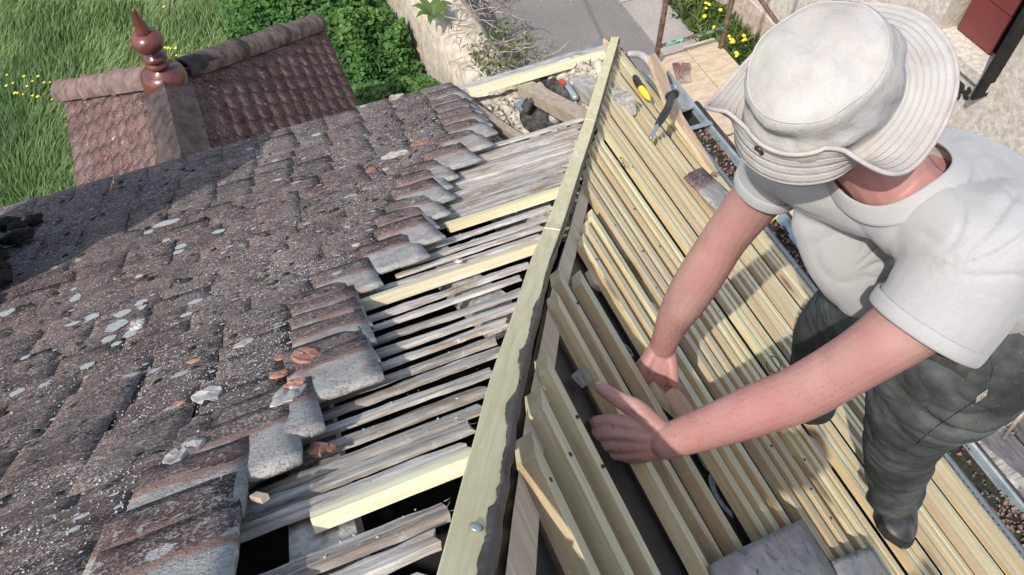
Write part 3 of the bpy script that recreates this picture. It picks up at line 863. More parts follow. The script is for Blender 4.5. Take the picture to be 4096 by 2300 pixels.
for k in range(ncourse):
    at = ARC0 - k * EXPO
    yt = yofarc(at)
    xr = torn(yofarc(at - TLEN)) + random.uniform(-.012, .012)
    xl = -1.75 + .0 * yt
    nt = int((xr - xl) / TW)
    for i in range(nt):
        xc = xr - (i + .5) * TW - (0.0 if i == 0 else random.uniform(-.003, .003))
        yaw = random.gauss(0, .016); lift = abs(random.gauss(0, .0009)); slip = random.gauss(0, .010)
        if random.random() < .07: lift += .006; slip -= .012
        def place(u, v, w, xc=xc, at=at, yaw=yaw, lift=lift, slip=slip):
            y = yofarc(at - v + u * yaw + slip)
            return onL(xc + u + v * yaw, y, .032 + w + .0055 * (1 - v / TLEN) + lift)
        sd_ = k * 17 + i * 3.1
        if i == 0 and k > 0:
            edge_tiles.append((k, place, sd_))
        else:
            if False: cl = lambda v: .0 if v < EXPO * 1.05 else min(1, (v - EXPO * 1.05) / .06) * .9
            else: cl = lambda v: .0
            tile_grid(bmF, None, place, TLEN, TW - (.001 if random.random() < .7 else .006), TTH, 4, 6, seed=sd_, lay=clF, tlay=tlF, tint=random.random() ** 1.4, clean=cl, feather=1.0 if random.random() < .82 else .2)
roof = obj('roof_tiling', bmF, M['tile'], house, True)
ORD = ['first', 'second', 'third', 'fourth', 'fifth', 'sixth', 'seventh', 'eighth', 'ninth', 'tenth', 'eleventh', 'twelfth', 'thirteenth', 'fourteenth', 'fifteenth', 'sixteenth', 'seventeenth', 'eighteenth', 'nineteenth', 'twentieth', 'twenty-first', 'twenty-second', 'twenty-third', 'twenty-fourth', 'twenty-fifth', 'twenty-sixth', 'twenty-seventh', 'twenty-eighth', 'twenty-ninth', 'thirtieth', 'thirty-first', 'thirty-second', 'thirty-third', 'thirty-fourth', 'thirty-fifth', 'thirty-sixth', 'thirty-seventh', 'thirty-eighth', 'thirty-ninth', 'fortieth', 'forty-first', 'forty-second', 'forty-third', 'forty-fourth', 'forty-fifth', 'forty-sixth']
for q, (k, place, sd_) in enumerate(edge_tiles):
    bm, cl, tl = newtile()
    kk = .45 + .5 * mn.noise(Vector((k * .9, 3, 1)))
    cf = (lambda v, kk=kk: min(1, max(0, (v - EXPO * (.25 + .5 * kk)) / .07)))
    tile_grid(bm, None, place, TLEN, TW - .003, .011, 5, 8, seed=sd_, lay=cl, tlay=tl, tint=.35 + .5 * random.random(), clean=cf, jit=.003)
    n_up = q
    lab = 'bared clay tile ending its course at the torn edge, %s up from the new eave batten' % ORD[q]
    tag(obj('roof_tile', bm, M['tile'], None, True), lab, 'roof tile', 'bared tiles along the torn edge')

# rough chimney at the left, of which only a mossy corner is in sight
ch = thing('chimney', 'dark mossy chimney base on the left end of the tiled roof', 'chimney', (-1.3, 2.2, -2.2))
bm = bmesh.new()
g = {}
cx0, cx1, cy0, cy1 = -1.62, -1.03, 1.93, 2.46
per = [(cx0, cy0), (cx1, cy0), (cx1, cy1), (cx0, cy1)]
ring = []
for (xa_, ya_), (xb_, yb_) in zip(per, per[1:] + per[:1]):
    for q in range(8): ring.append((xa_ + (xb_ - xa_) * q / 8, ya_ + (yb_ - ya_) * q / 8))
hs = [-2.6 + .1 * q for q in range(18)]
rows = []
for z in hs:
    rows.append([bm.verts.new((x + .05 * mn.noise(Vector((x * 7, y_ * 7, z * 7))), y_ + .05 * mn.noise(Vector((x * 7 + 9, y_ * 7, z * 7))), z)) for x, y_ in ring])
for r0, r1 in zip(rows, rows[1:]):
    for j in range(len(ring)): bm.faces.new((r0[j], r0[(j + 1) % len(ring)], r1[(j + 1) % len(ring)], r1[j]))
bm.faces.new(rows[-1])
obj('stack', bm, M['ridge'], ch, True)
bm = bmesh.new()
for q in range(46):
    y_ = random.uniform(1.8, 2.55); x = random.choice([cx1 + random.uniform(-.02, .10), random.uniform(cx0 + .3, cx1)])
    if x < cx1: y_ = cy0 - random.uniform(.0, .08)
    lump(bm, onL(x, y_, .05 + random.uniform(0, .03)), (random.uniform(.02, .06), random.uniform(.02, .05)), q, NL(y_), 2, .6, .8)
obj('mortar_fillet', bm, M['moss'], ch, True)['kind'] = 'stuff'

# ---- battens of the left slope
def strip(bm, place, s0, s1, w, h, n, rough=0.0, seed=0, endj=0.0):
    """sawn batten: place(s, across, up); rough gives it a worn outline"""
    rows = []
    for i in range(n + 1):
        s = s0 + (s1 - s0) * i / n
        def j(k, a=1.0): return rough * a * (mn.noise(Vector((s * 9, seed * 3.7 + k * 5, 0))) + .6 * mn.noise(Vector((s * 34, seed * 1.3, k * 5))))
        e = endj if i in (0, n) else 0
        rows.append([bm.verts.new(place(s + e * random.uniform(-1, 1), -w / 2 + j(0), j(1, .5))), bm.verts.new(place(s + e * random.uniform(-1, 1), w / 2 + j(2), j(3, .5))),
                     bm.verts.new(place(s + e * random.uniform(-1, 1), w / 2 + j(2) - .001, h + j(4, .6))), bm.verts.new(place(s + e * random.uniform(-1, 1), j(7), h + j(6, .7) + .001)),
                     bm.verts.new(place(s + e * random.uniform(-1, 1), -w / 2 + j(0) + .001, h + j(5, .6)))])
    for a, b in zip(rows, rows[1:]):
        for k in range(5): bm.faces.new((a[k], a[(k + 1) % 5], b[(k + 1) % 5], b[k]))
    bm.faces.new(rows[0][::-1]); bm.faces.new(rows[-1])
oldY = [.10, .155, .205, .253, .301, .404, .44, .477, .523, .583, .635, .683, .744, .809, .873, .949, 1.008, 1.168, 1.23, 1.284, 1.357, 1.481, 1.53, 1.575, 1.62, 1.662, 1.701, 1.745, 1.79, 1.84, 1.885, 1.935, 1.985, 2.045]
# even them out a little: the photograph's spacing with a lower bound
oldY += [.045 - .056 * q for q in range(9)]  # unseen battens further up the slope, added to keep sun out below
gold = 'old grey battens of the left slope'
for q, y in enumerate(oldY):
    bm = bmesh.new()
    x1 = hipX(y) - .018; x0 = torn(y) - .12
    if y > 1.0 and y < 1.2: x0 = -.05
    skew = random.gauss(0, .004)
    pl = lambda s, a, u, y=y, x1=x1, x0=x0, skew=skew: onL(s, y + TL(y).y * a + skew * (s - x0) / max(.2, x1 - x0), u + .003)
    wd = random.uniform(.0275, .034) if y < 1.45 else random.uniform(.030, .038)
    strip(bm, pl, x0, x1 - random.uniform(0, .02), wd, random.uniform(.006, .0095), 40, .0034, q + 1, .006)
    tag(obj('old_batten', bm, M['old']), ('rough weathered grey batten on the left slope, %s from the bottom edge of the photo' % ORD[q]) if y > .09 else 'rough weathered grey batten on the left slope below the photo edge', 'batten', gold)
for y, xa_, lab in ((.368, HL(1238, 2075, .03).x, 'new yellow batten lowest on the left slope, its end beside an old one'), (1.097, HL(1345, 1262, .03).x, 'longest new yellow batten on the left slope, reaching under the tiles'), (1.443, HL(1812, 918, .03).x, 'upper new yellow batten on the left slope, ending short of the tiles')):
    bm = bmesh.new()
    pl = lambda s, a, u, y=y: onL(s, y + TL(y).y * a, u)
    strip(bm, pl, xa_, hipX(y) - .012, .030 + .006 * (y > 1), .018 + .006 * (y > 1), 12, .0006, y * 9)
    tag(obj('new_batten', bm, M['pine_x']), lab, 'batten', 'new yellow battens on the left slope')
bm = bmesh.new(); strip(bm, lambda s, a, u: onL(s, 2.74 + a, u + .0), .92, hipX(2.74) - .03, .045, .034, 12, .0006, 3)
tag(obj('new_batten', bm, M['pine_x']), 'new yellow batten along the eave above the open hole', 'batten', 'new yellow battens on the left slope')
bm = bmesh.new(); strip(bm, lambda s, a, u: onL(s, 2.84 + a, u - .012), .86, hipX(2.84) - .01, .13, .022, 30, .002, 5)
tag(obj('eave_board', bm, M['old']), 'grey weathered eave board outside the new batten at the roof corner', 'board')
bm = bmesh.new(); tube(bm, [onL(.8, 2.93, -.03), onL(1.2, 2.94, -.03), onL(hipX(2.9) + .02, 2.95, -.02)], [.03, .03, .032], 12, 3, flat=True)
tag(obj('eave_gutter', bm, M['zinc'], None, True), 'narrow dark grey gutter edge along the left eave', 'gutter')
# splinters torn off the old battens
bm = bmesh.new()
for q in range(170):
    y = random.choice(oldY[:34]) + random.uniform(-.012, .012); x0 = torn(y) + .03; x1 = hipX(y) - .03
    x = random.uniform(x0, x1) if random.random() < .6 else x1 - abs(random.gauss(0, .03))
    L = random.uniform(.008, .028); a = random.gauss(0, .5); p = onL(x, y, .010)
    d = Vector((math.cos(a), math.sin(a) * .8, 0)); d.z = SL(y) * d.y + random.uniform(-.05, .15)
    s = d.cross(NL(y)).normalized() * random.uniform(.0008, .0022)
    v = [bm.verts.new(p - s), bm.verts.new(p + s), bm.verts.new(p + d * L)]
    bm.faces.new(v)
tag(obj('splinters', bm, M['gravel']), 'pale splinters sticking out of the old grey battens', 'splinters', kind='stuff')

# rafters
def rafter(x, y0, y1, w, h, m, off, lab_part='rafter'):
    bm = bmesh.new()
    n = 22
    rows = []
    for i in range(n + 1):
        y = y0 + (y1 - y0) * i / n
        rows.append([bm.verts.new(onL(x + a, y, b)) for a, b in ((-w / 2, off - h), (w / 2, off - h), (w / 2, off), (-w / 2, off))])
    for a, b in zip(rows, rows[1:]):
        for k in range(4): bm.faces.new((a[k], a[(k + 1) % 4], b[(k + 1) % 4], b[k]))
    bm.faces.new(rows[0][::-1]); bm.faces.new(rows[-1])
    return obj(lab_part, bm, m, house)
rafter(-.085, -.3, 2.05, .075, .08, M['rafter_old'], -.006)
rafter(-.52, -.3, 2.8, .075, .08, M['rafter_old'], -.006)
rafter(.33, .9, 2.05, .07, .08, M['rafter_old'], -.006)
rafter(.70, 1.5, 2.05, .07, .08, M['rafter_old'], -.006)
xr1 = HL(2070, 305, -.0).x
rafter(HL(2150, 370, 0).x + .02, 2.05, 2.72, .08, .05, M['rafter'], -.006)
rafter(HL(2310, 280, 0).x, 2.25, 2.70, .085, .09, M['rafter_old'], -.03)
rafter(.90, 2.05, 2.72, .035, .05, M['rafter'], -.004)

# ---- the hip: board, flashing strip, hip rafter plank
def hipframe(i, n=1):
    pass
HB = [HL(px, py, .05) for px, py in HPX]
t0 = (HB[0] - HB[1]).normalized()
HB = [HB[0] + t0 * .55, HB[0] + t0 * .25] + HB
t1 = (HB[-1] - HB[-2]).normalized()
HB = HB + [HB[-1] + t1 * .045]
HC = catmull(HB, 6)
def hip_at(i):
    a = HC[max(i - 1, 0)]; b = HC[min(i + 1, len(HC) - 1)]
    t = (b - a).normalized()
    s = t.cross(Vector((0, 0, 1))).normalized()      # towards +X, the right slope
    return HC[i], t, s, s.cross(t).normalized()
def hipstrip(bm, i0, i1, prof, jit=None, close=True, fade=0.0):
    """sweep of a cross-section (across to the right, up) along the hip"""
    rows = []
    for i in range(i0, i1 + 1):
        c, t, s, u = hip_at(i)
        pr = prof(i) if callable(prof) else prof
        rows.append([bm.verts.new(c + s * a + u * b) for a, b in pr])
    n = len(rows[0])
    for a, b in zip(rows, rows[1:]):
        for k in range(n if close else n - 1): bm.faces.new((a[k], a[(k + 1) % n], b[(k + 1) % n], b[k]))
    if close: bm.faces.new(rows[0][::-1]); bm.faces.new(rows[-1])
def idx(px, py):
    return min(range(len(HC)), key=lambda i: (HC[i] - HL(px, py, .05)).length)
j1, j2 = idx(2233, 918), idx(2345, 492)
hw = .0200
labs = ['long green tinted hip batten in the foreground with a nail head', 'middle length of green tinted hip batten between two joints', 'far length of green tinted hip batten reaching the roof corner']
for (a, b), lab in zip(((0, j1), (j1, j2), (j2, len(HC) - 1)), labs):
    bm = bmesh.new()
    hipstrip(bm, a, b, [(-hw, -.034), (hw, -.034), (hw, -.001), (hw - .0015, 0), (-hw + .0015, 0), (-hw, -.001)])
    for v in bm.verts[:6] if a else []: v.co += Vector((.0025, .004, -.001))
    hb_ = tag(obj('hip_batten', bm, M['hip']), lab, 'batten', 'hip battens end to end')
    if a == 0:
        bm = bmesh.new(); c = HL(1903, 2110, .051); lathe(bm, c - Vector((0, 0, .002)), NL(.3) + NR(.1), [(.0062, 0), (.0068, .0012), (.006, .0024), (.002, .003)], 16)
        obj('nail_head', bm, M['steel'], hb_, True)
bm = bmesh.new()
FI = list(range(0, len(HC) - 1))
HC_keep = HC
HCF = catmull(HC[::2] + [HC[-1]], 12)
HC = HCF
j1f = min(range(len(HC)), key=lambda i: (HC[i] - HC_keep[j1]).length)
j1_keep = j1; j1 = j1f
def flapF(i):
    f = min(1, max(0, (j1 - 10 - i) / 90))
    c = HC[i]
    rag = mn.noise(c * 8) * .012 + mn.noise(c * 31) * .004 + mn.noise(c * 97) * .0025
    wv = mn.noise(c * 15 + Vector((4, 0, 0))) * .012 + mn.noise(c * 40) * .004
    on = hw + .003 - .009 * f + rag * f
    top = .0028 * f + (-.016 + wv * .8) * (1 - min(1, f * 8))
    return [(on, top), ((on + hw) / 2 + .003, top + .0006), (hw + .003, top - .004), (hw + .004 + wv * .3, -.010 + wv * .3), (hw + .005 + wv * .3, -.018), (hw + .006 + wv * .2, -.026)]
hipstrip(bm, 0, len(HC) - 2, flapF, close=False)
fl_ = tag(obj('hip_underlay', bm, M['flap'], None, True), 'torn black underlay strip folded up along the hip batten', 'underlay')
sm = fl_.modifiers.new('s', 'SOLIDIFY'); sm.thickness = .0012
HC = HC_keep; j1 = j1_keep
# hip rafter plank of raw wood on the right of the strip
bm = bmesh.new()
rows = []
for i in range(0, len(HC) - 3):
    c, t, s, u = hip_at(i)
    r = []
    for a, b in ((hw + .010, .004), (hw + .040, .004), (hw + .040, -.10), (hw + .010, -.10)):
        q = c + s * a
        r.append(bm.verts.new((q.x, q.y, ZR(q.x) + b)))
    rows.append(r)
for a, b in zip(rows, rows[1:]):
    for k in range(4): bm.faces.new((a[k], a[(k + 1) % 4], b[(k + 1) % 4], b[k]))
bm.faces.new(rows[0][::-1]); bm.faces.new(rows[-1])
obj('hip_rafter', bm, M['peach'], house)

# underlay of the right slope
nx, nyy = 70, 90
V = []; Fc = []
for i in range(nx + 1):
    x = -.12 + (1.84 + .12) * i / nx
    ye = hipY(x) - .075
    for j in range(nyy + 1):
        y = -1.1 + (ye + 1.1) * j / nyy
        V.append(onR(x, y, -.012 + .007 * mn.noise(Vector((x * 5, y * 2.2, 0))) + .003 * mn.noise(Vector((x * 22, y * 9, 2)))))
for i in range(nx):
    for j in range(nyy):
        a = i * (nyy + 1) + j
        Fc.append((a, a + nyy + 1, a + nyy + 2, a + 1))
under = thing('roof_underlay', 'black underlay membrane with pale printed arcs beneath the new battens', 'underlay', (.8, .5, -1.9))
raw('sheet', V, Fc, M['membrane'], under, True)
def arcmark(cx, cy, r0, r1, a0, a1, n=14):
    bm = bmesh.new()
    rows = []
    for k in range(n + 1):
        a = a0 + (a1 - a0) * k / n
        rows.append([bm.verts.new(onR(cx + math.cos(a) * r * .8, cy + math.sin(a) * r, -.002)) for r in (r0, r1)])
    for p, q in zip(rows, rows[1:]): bm.faces.new((p[0], p[1], q[1], q[0]))
    obj('printed_arc', bm, M['print'], under)
p = HR(2925, 1990, 0); arcmark(p.x, p.y, .045, .066, 1.2, 4.0)
p = HR(2835, 1850, 0); arcmark(p.x + .02, p.y, .035, .054, 1.9, 3.6)
p = HR(2512, 1398, 0); arcmark(p.x, p.y, .012, .020, 0, 6.0, 22)
p = HR(2512, 1398, 0); arcmark(p.x, p.y, .004, .008, 0, 5.0, 14)
def dashes(x0, y0, x1, y1, n, h, m, parent, off):
    bm = bmesh.new()
    for k in range(n):
        if random.random() < .16: continue
        f = (k + .5) / n
        x = x0 + (x1 - x0) * f; y = y0 + (y1 - y0) * f
        L = (abs(y1 - y0) + abs(x1 - x0)) / n * .34
        hh = h * random.choice((.7, .7, 1.0))
        v = [bm.verts.new(onR(a, b, off)) for a, b in ((x - hh / 2, y - L), (x + hh / 2, y - L), (x + hh / 2, y + L), (x - hh / 2, y + L))]
        bm.faces.new(v)
    obj('lettering', bm, m, parent)['kind'] = 'stuff'
p = HR(3040, 1860, 0); q = HR(3130, 2010, 0); dashes(p.x, p.y, q.x, q.y, 11, .014, M['print'], under, .0)
p = HR(2668, 1400, 0); q = HR(2745, 1505, 0); dashes(p.x, p.y, q.x, q.y, 9, .012, M['print'], under, .0)

# new battens of the right slope, in threes
RB = [(.158, .365), (.222, .476), (.288, .583), (.424, .818), (.488, .935), (.551, .955), (.668, 1.15), (.717, 1.22), (.768, 1.29), (.857, 1.476), (.905, 1.564), (.953, 1.638)]
x = 1.021
while x < 1.70:
    for q in range(3):
        RB.append((x + q * .040, None))
    x += .158 - .01 * (x - 1)
RB += [(1.735, None)]
RBO = []
gnew = 'new yellow battens on the right slope'
anchor = [(0, 'nearest the hip nail'), ]
for q, (x, ye) in enumerate(RB):
    bm = bmesh.new()
    if ye is None: ye = hipY(x) - .066 + random.uniform(-.015, .015)
    w = .0325 if q < 12 else .0265; h = random.uniform(.026, .030) if q < 12 else random.uniform(.018, .022)
    dY = 1.0 / .62
    sl_ = TR(x)
    skew = random.gauss(0, .0022)
    bev = (hipY(x + .03) - hipY(x - .03)) / .06
    n = 16
    rows = []
    lo = random.uniform(-.004, .003)
    bow = random.gauss(0, .002)
    y0 = -1.0
    for i in range(n + 1):
        f = i / n
        row = []
        for a, b in ((0, 0), (w, 0), (w, h), (.0012, h), (0, h - .0012)):
            e = ye + .010 + a * sl_.x * bev * 1.55
            y = y0 + (e - y0) * f
            p = Vector((x, y, ZR(x))) + sl_ * (a + skew * (1 - f) * 3 + bow * math.sin(f * 3.1)) + NR(x) * (b + lo)
            row.append(bm.verts.new(p))
        rows.append(row)
    for a, b in zip(rows, rows[1:]):
        for k in range(5): bm.faces.new((a[k], a[(k + 1) % 5], b[(k + 1) % 5], b[k]))
    bm.faces.new(rows[0][::-1]); bm.faces.new(rows[-1])
    bm.faces.ensure_lookup_table()
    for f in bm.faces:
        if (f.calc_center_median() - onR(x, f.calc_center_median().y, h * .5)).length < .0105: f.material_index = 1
    hb2 = h
    extra = {0: ', next to the nail head', 3: ', gripped by the near hand', 6: ', pressed by the far hand'}.get(q, '')
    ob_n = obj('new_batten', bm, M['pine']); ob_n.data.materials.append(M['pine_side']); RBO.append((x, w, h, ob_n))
    tag(ob_n, '%s new batten down from the hip on the right slope%s' % (ORD[q], extra), 'batten', gnew)
# nail heads in the new battens
M['nail_head'] = simple('dark_nail_head', (.03, .028, .026), (.09, .085, .08), 60, .5, .0002, metal=.5)
for px, py in [(2152, 1942), (2310, 1159), (2299, 1225), (2408, 1051), (2483, 1097), (2602, 1264), (2611, 1156), (2356, 1039), (2362, 791), (2353, 904), (2346, 960), (2510, 659), (2250, 1840), (2330, 1700), (2420, 1890), (2700, 1330), (2560, 1010), (2640, 985), (2760, 1090), (2860, 1240), (2960, 1420), (3050, 1560), (3180, 1840), (3250, 1960), (3060, 1790), (3300, 2080), (2450, 905), (2520, 830), (2600, 880)]:
    p = HR(px, py, .028)
    x, w, h, ob_n = min(RBO, key=lambda r: abs(r[0] + .012 - p.x))
    xx = x + .35 * w * TR(x).x
    c = Vector((x, p.y, ZR(x))) + TR(x) * w * .45 + NR(x) * (h + .0005)
    bm = bmesh.new(); lathe(bm, c, NR(x), [(.0034, -.002), (.0034, .0008), (.0025, .0012)], 10)
    obj('nail_head', bm, M['nail_head'], ob_n, True)
# pieces of rafter showing between the battens
for (a, b) in (((2500, 1180), (2640, 1250)), ((3090, 1775), (3190, 1810)), ((3270, 1790), (3330, 1830))):
    p, q = HR(*a, 0), HR(*b, 0)
    bm = bmesh.new()
    d = (q - p).normalized(); n_ = NR(p.x); s = n_.cross(d).normalized()
    box(bm, p - s * .025 - d * .14 - n_ * .03, d * (.28 + (q - p).length), s * .05, n_ * .034)
    obj('counter_batten', bm, M['peach'], house)

# the eave of the right slope: printed membrane edge, zinc flashing, gutter with debris
eave = thing('zinc_gutter', 'blue grey zinc gutter full of debris along the right eave', 'gutter', (1.9, 1, -2.7))
GX = 1.925; GR = .062; gz = ZR(1.86) - .045
def sweepY(bm, prof, y0, y1, n, close=False):
    rows = []
    for i in range(n + 1):
        y = y0 + (y1 - y0) * i / n
        rows.append([bm.verts.new((a, y, b + .004 * mn.noise(Vector((y * 2, a * 3, 0))))) for a, b in prof])
    m_ = len(prof)
    for p, q in zip(rows, rows[1:]):
        for k in range(m_ if close else m_ - 1): bm.faces.new((p[k], p[(k + 1) % m_], q[(k + 1) % m_], q[k]))
    if close: bm.faces.new(rows[0][::-1]); bm.faces.new(rows[-1])
bm = bmesh.new()
prof = [(GX + GR * math.cos(a), gz + GR * math.sin(a)) for a in [math.pi * (1 + k / 12) for k in range(13)]]
prof = [(GX - GR - .004, gz + .006), (GX - GR - .008, gz + .012)][::-1] + prof + [(GX + GR + .006, gz + .008), (GX + GR + .012, gz + .002), (GX + GR + .008, gz - .006)]
sweepY(bm, prof, -1.1, 2.72, 40)
go = obj('trough', bm, M['zinc'], eave, True)
go.modifiers.new('s', 'SOLIDIFY').thickness = .0016
bm = bmesh.new()
fz0 = 1.775
sweepY(bm, [(fz0, ZR(fz0) + .012), (fz0 + .05, ZR(fz0 + .05) + .008), (GX - GR + .01, gz + .02), (GX - GR + .012, gz - .01)], -1.1, 2.70, 30)
obj('flashing', bm, M['zinc'], eave, True)
bm = bmesh.new(); sweepY(bm, [(1.725, ZR(1.725) + .010), (1.80, ZR(1.80) + .014)], -1.1, 2.6, 30)
obj('membrane_edge', bm, M['flap'], eave, True)
dashes(1.765, -.7, 1.765, 2.1, 120, .018, M['print'], eave, .021)
for yb in (-.45, .1, .62, 1.2, 1.75, 2.3):
    bm = bmesh.new()
    a = [(GX - GR - .02, gz + .016), (GX, gz + .012), (GX + GR + .01, gz + .008)]
    rows = []
    for x_, z_ in a: rows.append([bm.verts.new((x_, yb + s, z_ + t_)) for s, t_ in ((-.012, 0), (.012, 0), (.012, .004), (-.012, .004))])
    for p, q in zip(rows, rows[1:]):
        for k in range(4): bm.faces.new((p[k], p[(k + 1) % 4], q[(k + 1) % 4], q[k]))
    bm.faces.new(rows[0][::-1]); bm.faces.new(rows[-1])
    obj('bracket', bm, M['zinc'], eave)
bm = bmesh.new(); tube(bm, [(GX + .10, -1.1, gz - .05), (GX + .10, .8, gz - .05), (GX + .11, 2.5, gz - .05)], [.022] * 3, 10, 2, flat=True)
tag(obj('dark_pole', bm, M['ridge'], None, True), 'long dark pole running beside the gutter below the eave', 'pole')
gpts = [(GX + random.uniform(-.05, .055), y_, gz - .028 + random.uniform(0, .03)) for y_ in [random.uniform(-1, 2.3) for q in range(3200)] if mn.noise(Vector((y_ * 3.5, 1, 0))) > random.uniform(-.5, .35)]
scatter('gutter_debris', 'broken tile crumbs and splinters lying in the zinc gutter', 'debris', M['litter'], gpts, .003, .013)
scatter('gutter_dirt', 'dark dirt and red tile bits lying in the zinc gutter', 'debris', M['redshard'], [(a, b, c - .004) for a, b, c in gpts[::3]], .006, .02)
bm = bmesh.new(); sweepY(bm, [(GX - .055, gz - .03), (GX, gz - .022), (GX + .055, gz - .03)], -1.1, 2.5, 60)
tag(obj('gutter_silt', bm, M['moss'], None, True), 'dark silt on the bottom of the zinc gutter', 'silt', kind='stuff')
# ------------------------------------------------------------------ loose things on the roof
# crumbs, moss and flakes on the tiles
pts = []
for q in range(42000):
    y = random.uniform(.05, 2.86); xr = torntop(y)
    x = xr - abs(random.gauss(0, .42)) if random.random() < .6 else random.uniform(-1.5, xr)
    if mn.noise(Vector((x * 4, y * 4, 0))) + .3 * mn.noise(Vector((x * 15, y * 15, 3))) < random.uniform(-.55, .5): continue
    pts.append(onL(x, y, ltop(y) + .0022))
scatter('tile_crumbs', 'pale crumbs of lichen and mortar strewn over the old tiles', 'crumbs', M['gravel'], pts, .0006, .0034)
bm = bmesh.new()
for q in range(900):
    y = random.uniform(.1, 2.8); x = random.uniform(-1.45, torntop(y) - .05)
    lump(bm, onL(x, y, ltop(y) - .002), (.004 + .016 * random.random() ** 2.2, .004 + .014 * random.random() ** 2.2), q, NL(y), 1, .5, .9)
tag(obj('moss_cushions', bm, M['moss'], None, True), 'small dark moss cushions growing on the old roof tiles', 'moss', kind='stuff')
scatter('batten_grit', 'small white grit lying on the old grey battens', 'grit', M['gravel'], [onL(random.uniform(torn(y), hipX(y) - .03), y, .012) for y in [random.choice(oldY) + random.uniform(-.01, .01) for q in range(420)]], .0006, .0036)

def shard(px, py, rx, ry, m, lab, seed, th=.006, off=0.0, name='tile_flake', cat='flake', rot=0.0, sub=3, onleft=True, grp=None, tilt=(0, 0)):
    """an irregular thin broken piece, rx by ry photo pixels across, lying on the tiles"""
    c = HL(px, py, .05)
    y = c.y
    lift = ltop(y) if c.x < torntop(y) + .03 else .020
    c = onL(c.x, y, lift + off)
    t = (c.length)
    dist = float(np.array(c) @ np.array([D1[2], D2[2], -DN[2]]))
    n_ = (NL(y) + Vector((tilt[0], tilt[1], 0))).normalized()
    ex_ = Vector((1, 0, 0)); ey_ = n_.cross(ex_).normalized(); ex_ = ey_.cross(n_)
    a = rx / F * dist * .5; b = ry / F * dist * .5 / .42
    bm = bmesh.new()
    K = 15
    rim = []
    for k in range(K):
        g = 2 * math.pi * k / K
        rr = 1 + .35 * mn.noise(Vector((math.cos(g) * 1.3 + seed * 7, math.sin(g) * 1.3, seed))) + random.uniform(-.15, .10)
        u, v = math.cos(g) * a * rr, math.sin(g) * b * rr
        rim.append((u * math.cos(rot) - v * math.sin(rot), u * math.sin(rot) + v * math.cos(rot)))
    rows = []
    for f, w in ((1.0, 0.0), (1.0, .5), (.95, .72), (.6, .8), (.25, .85)):
        rows.append([bm.verts.new(c + ex_ * u * f + ey_ * v * f + n_ * (th * w * (1 + .7 * mn.noise(Vector((u * 70, v * 70, seed + f))) + .15 * mn.noise(Vector((u * 190, v * 190, seed + f)))))) for u, v in rim])
    for p, q in zip(rows, rows[1:]):
        for k in range(K): bm.faces.new((p[k], p[(k + 1) % K], q[(k + 1) % K], q[k]))
    bm.faces.new(rows[0][::-1]); bm.faces.new(rows[-1])
    return tag(obj(name, bm, m, None, False), lab, cat, grp)
g1 = 'grey flakes lying on the old tiles'
shard(828, 1612, 118, 78, M['flake'], 'flat light grey flake with a ragged edge on the tiles, above the crusty one', 1, .008, grp=g1, rot=.3)
shard(735, 1868, 140, 95, M['flake'], 'large crusty grey flake on the tiles, left of the torn edge', 2, .016, grp=g1, rot=-.5)
shard(690, 1918, 60, 34, M['flake'], 'small grey flake under the large crusty one', 3, .008, grp=g1)
shard(547, 1318, 62, 40, M['flake'], 'whitish crumbly flake beside the round pale lichens', 4, .014, grp=g1)
shard(975, 1392, 95, 28, M['flake'], 'long narrow pale flake pointing up the tiles', 5, .004, grp=g1, rot=.6)
shard(1590, 390, 70, 24, M['flake'], 'pale elongated flake near the eave beside the green undergrowth', 6, .012, grp=g1)
shard(955, 1672, 60, 26, M['flake'], 'thin grey flake right of the ragged light one', 7, .005, grp=g1, rot=.5)
shard(835, 1893, 60, 30, M['flake'], 'smooth grey chip beside the large crusty flake', 8, .006, grp=g1)
shard(1842, 1027, 36, 16, M['gravel'], 'small white flake lying on an old batten', 9, .006, grp=g1)
shard(1430, 990, 36, 18, M['flake'], 'small pale flake just above the pinkish torn tile', 10, .006, grp=g1)
bm = bmesh.new()
for q in range(130):
    c = HL(640 + random.gauss(0, 42), 2190 + random.gauss(0, 48), .05); c = onL(c.x, c.y, ltop(c.y) + .001)
    r = random.uniform(.0015, .0055); lump(bm, c, (r, r * .8), q, NL(c.y), 1, .6, .9)
tag(obj('crumb_heap', bm, M['gravel'], None, True), 'patch of pale grey crumbs heaped on the bottom left tiles', 'crumbs', kind='stuff')
g2 = 'red broken tile shards'
shard(1238, 1470, 105, 70, M['redshard'], 'grey backed red shard tilted on top of the shard heap', 12, 0.0072, 0.0084, 'tile_shard', 'shard', .2, grp=g2, tilt=(.25, -.2))
shard(1130, 1462, 52, 30, M['redshard'], 'small orange shard at the top of the shard heap', 13, 0.0048, 0.0042, 'tile_shard', 'shard', .2, grp=g2)
shard(1165, 1620, 150, 130, M['flake'], 'broad broken grey tile piece under the shard heap', 14, .014, 0, 'tile_shard', 'shard', -.3, grp=g2)
shard(1128, 1550, 78, 36, M['redshard'], 'bright orange shard in the middle of the heap', 15, 0.0060, 0.0112, 'tile_shard', 'shard', .5, grp=g2)
shard(1190, 1590, 90, 40, M['redshard'], 'dull red shard low in the heap', 16, 0.0048, 0.0112, 'tile_shard', 'shard', .1, grp=g2)
shard(1118, 1712, 76, 30, M['redshard'], 'red shard below the heap on bare tiles', 17, 0.0048, 0.0014, 'tile_shard', 'shard', .4, grp=g2)
shard(1262, 1802, 84, 60, M['redshard'], 'orange disc shaped shard on the first old batten beside the torn edge', 18, 0.0060, 0.0028, 'tile_shard', 'shard', .2, grp=g2)
shard(1318, 1792, 46, 30, M['redshard'], 'small red shard touching the orange disc shaped one', 19, 0.0048, 0.0014, 'tile_shard', 'shard', .4, grp=g2)
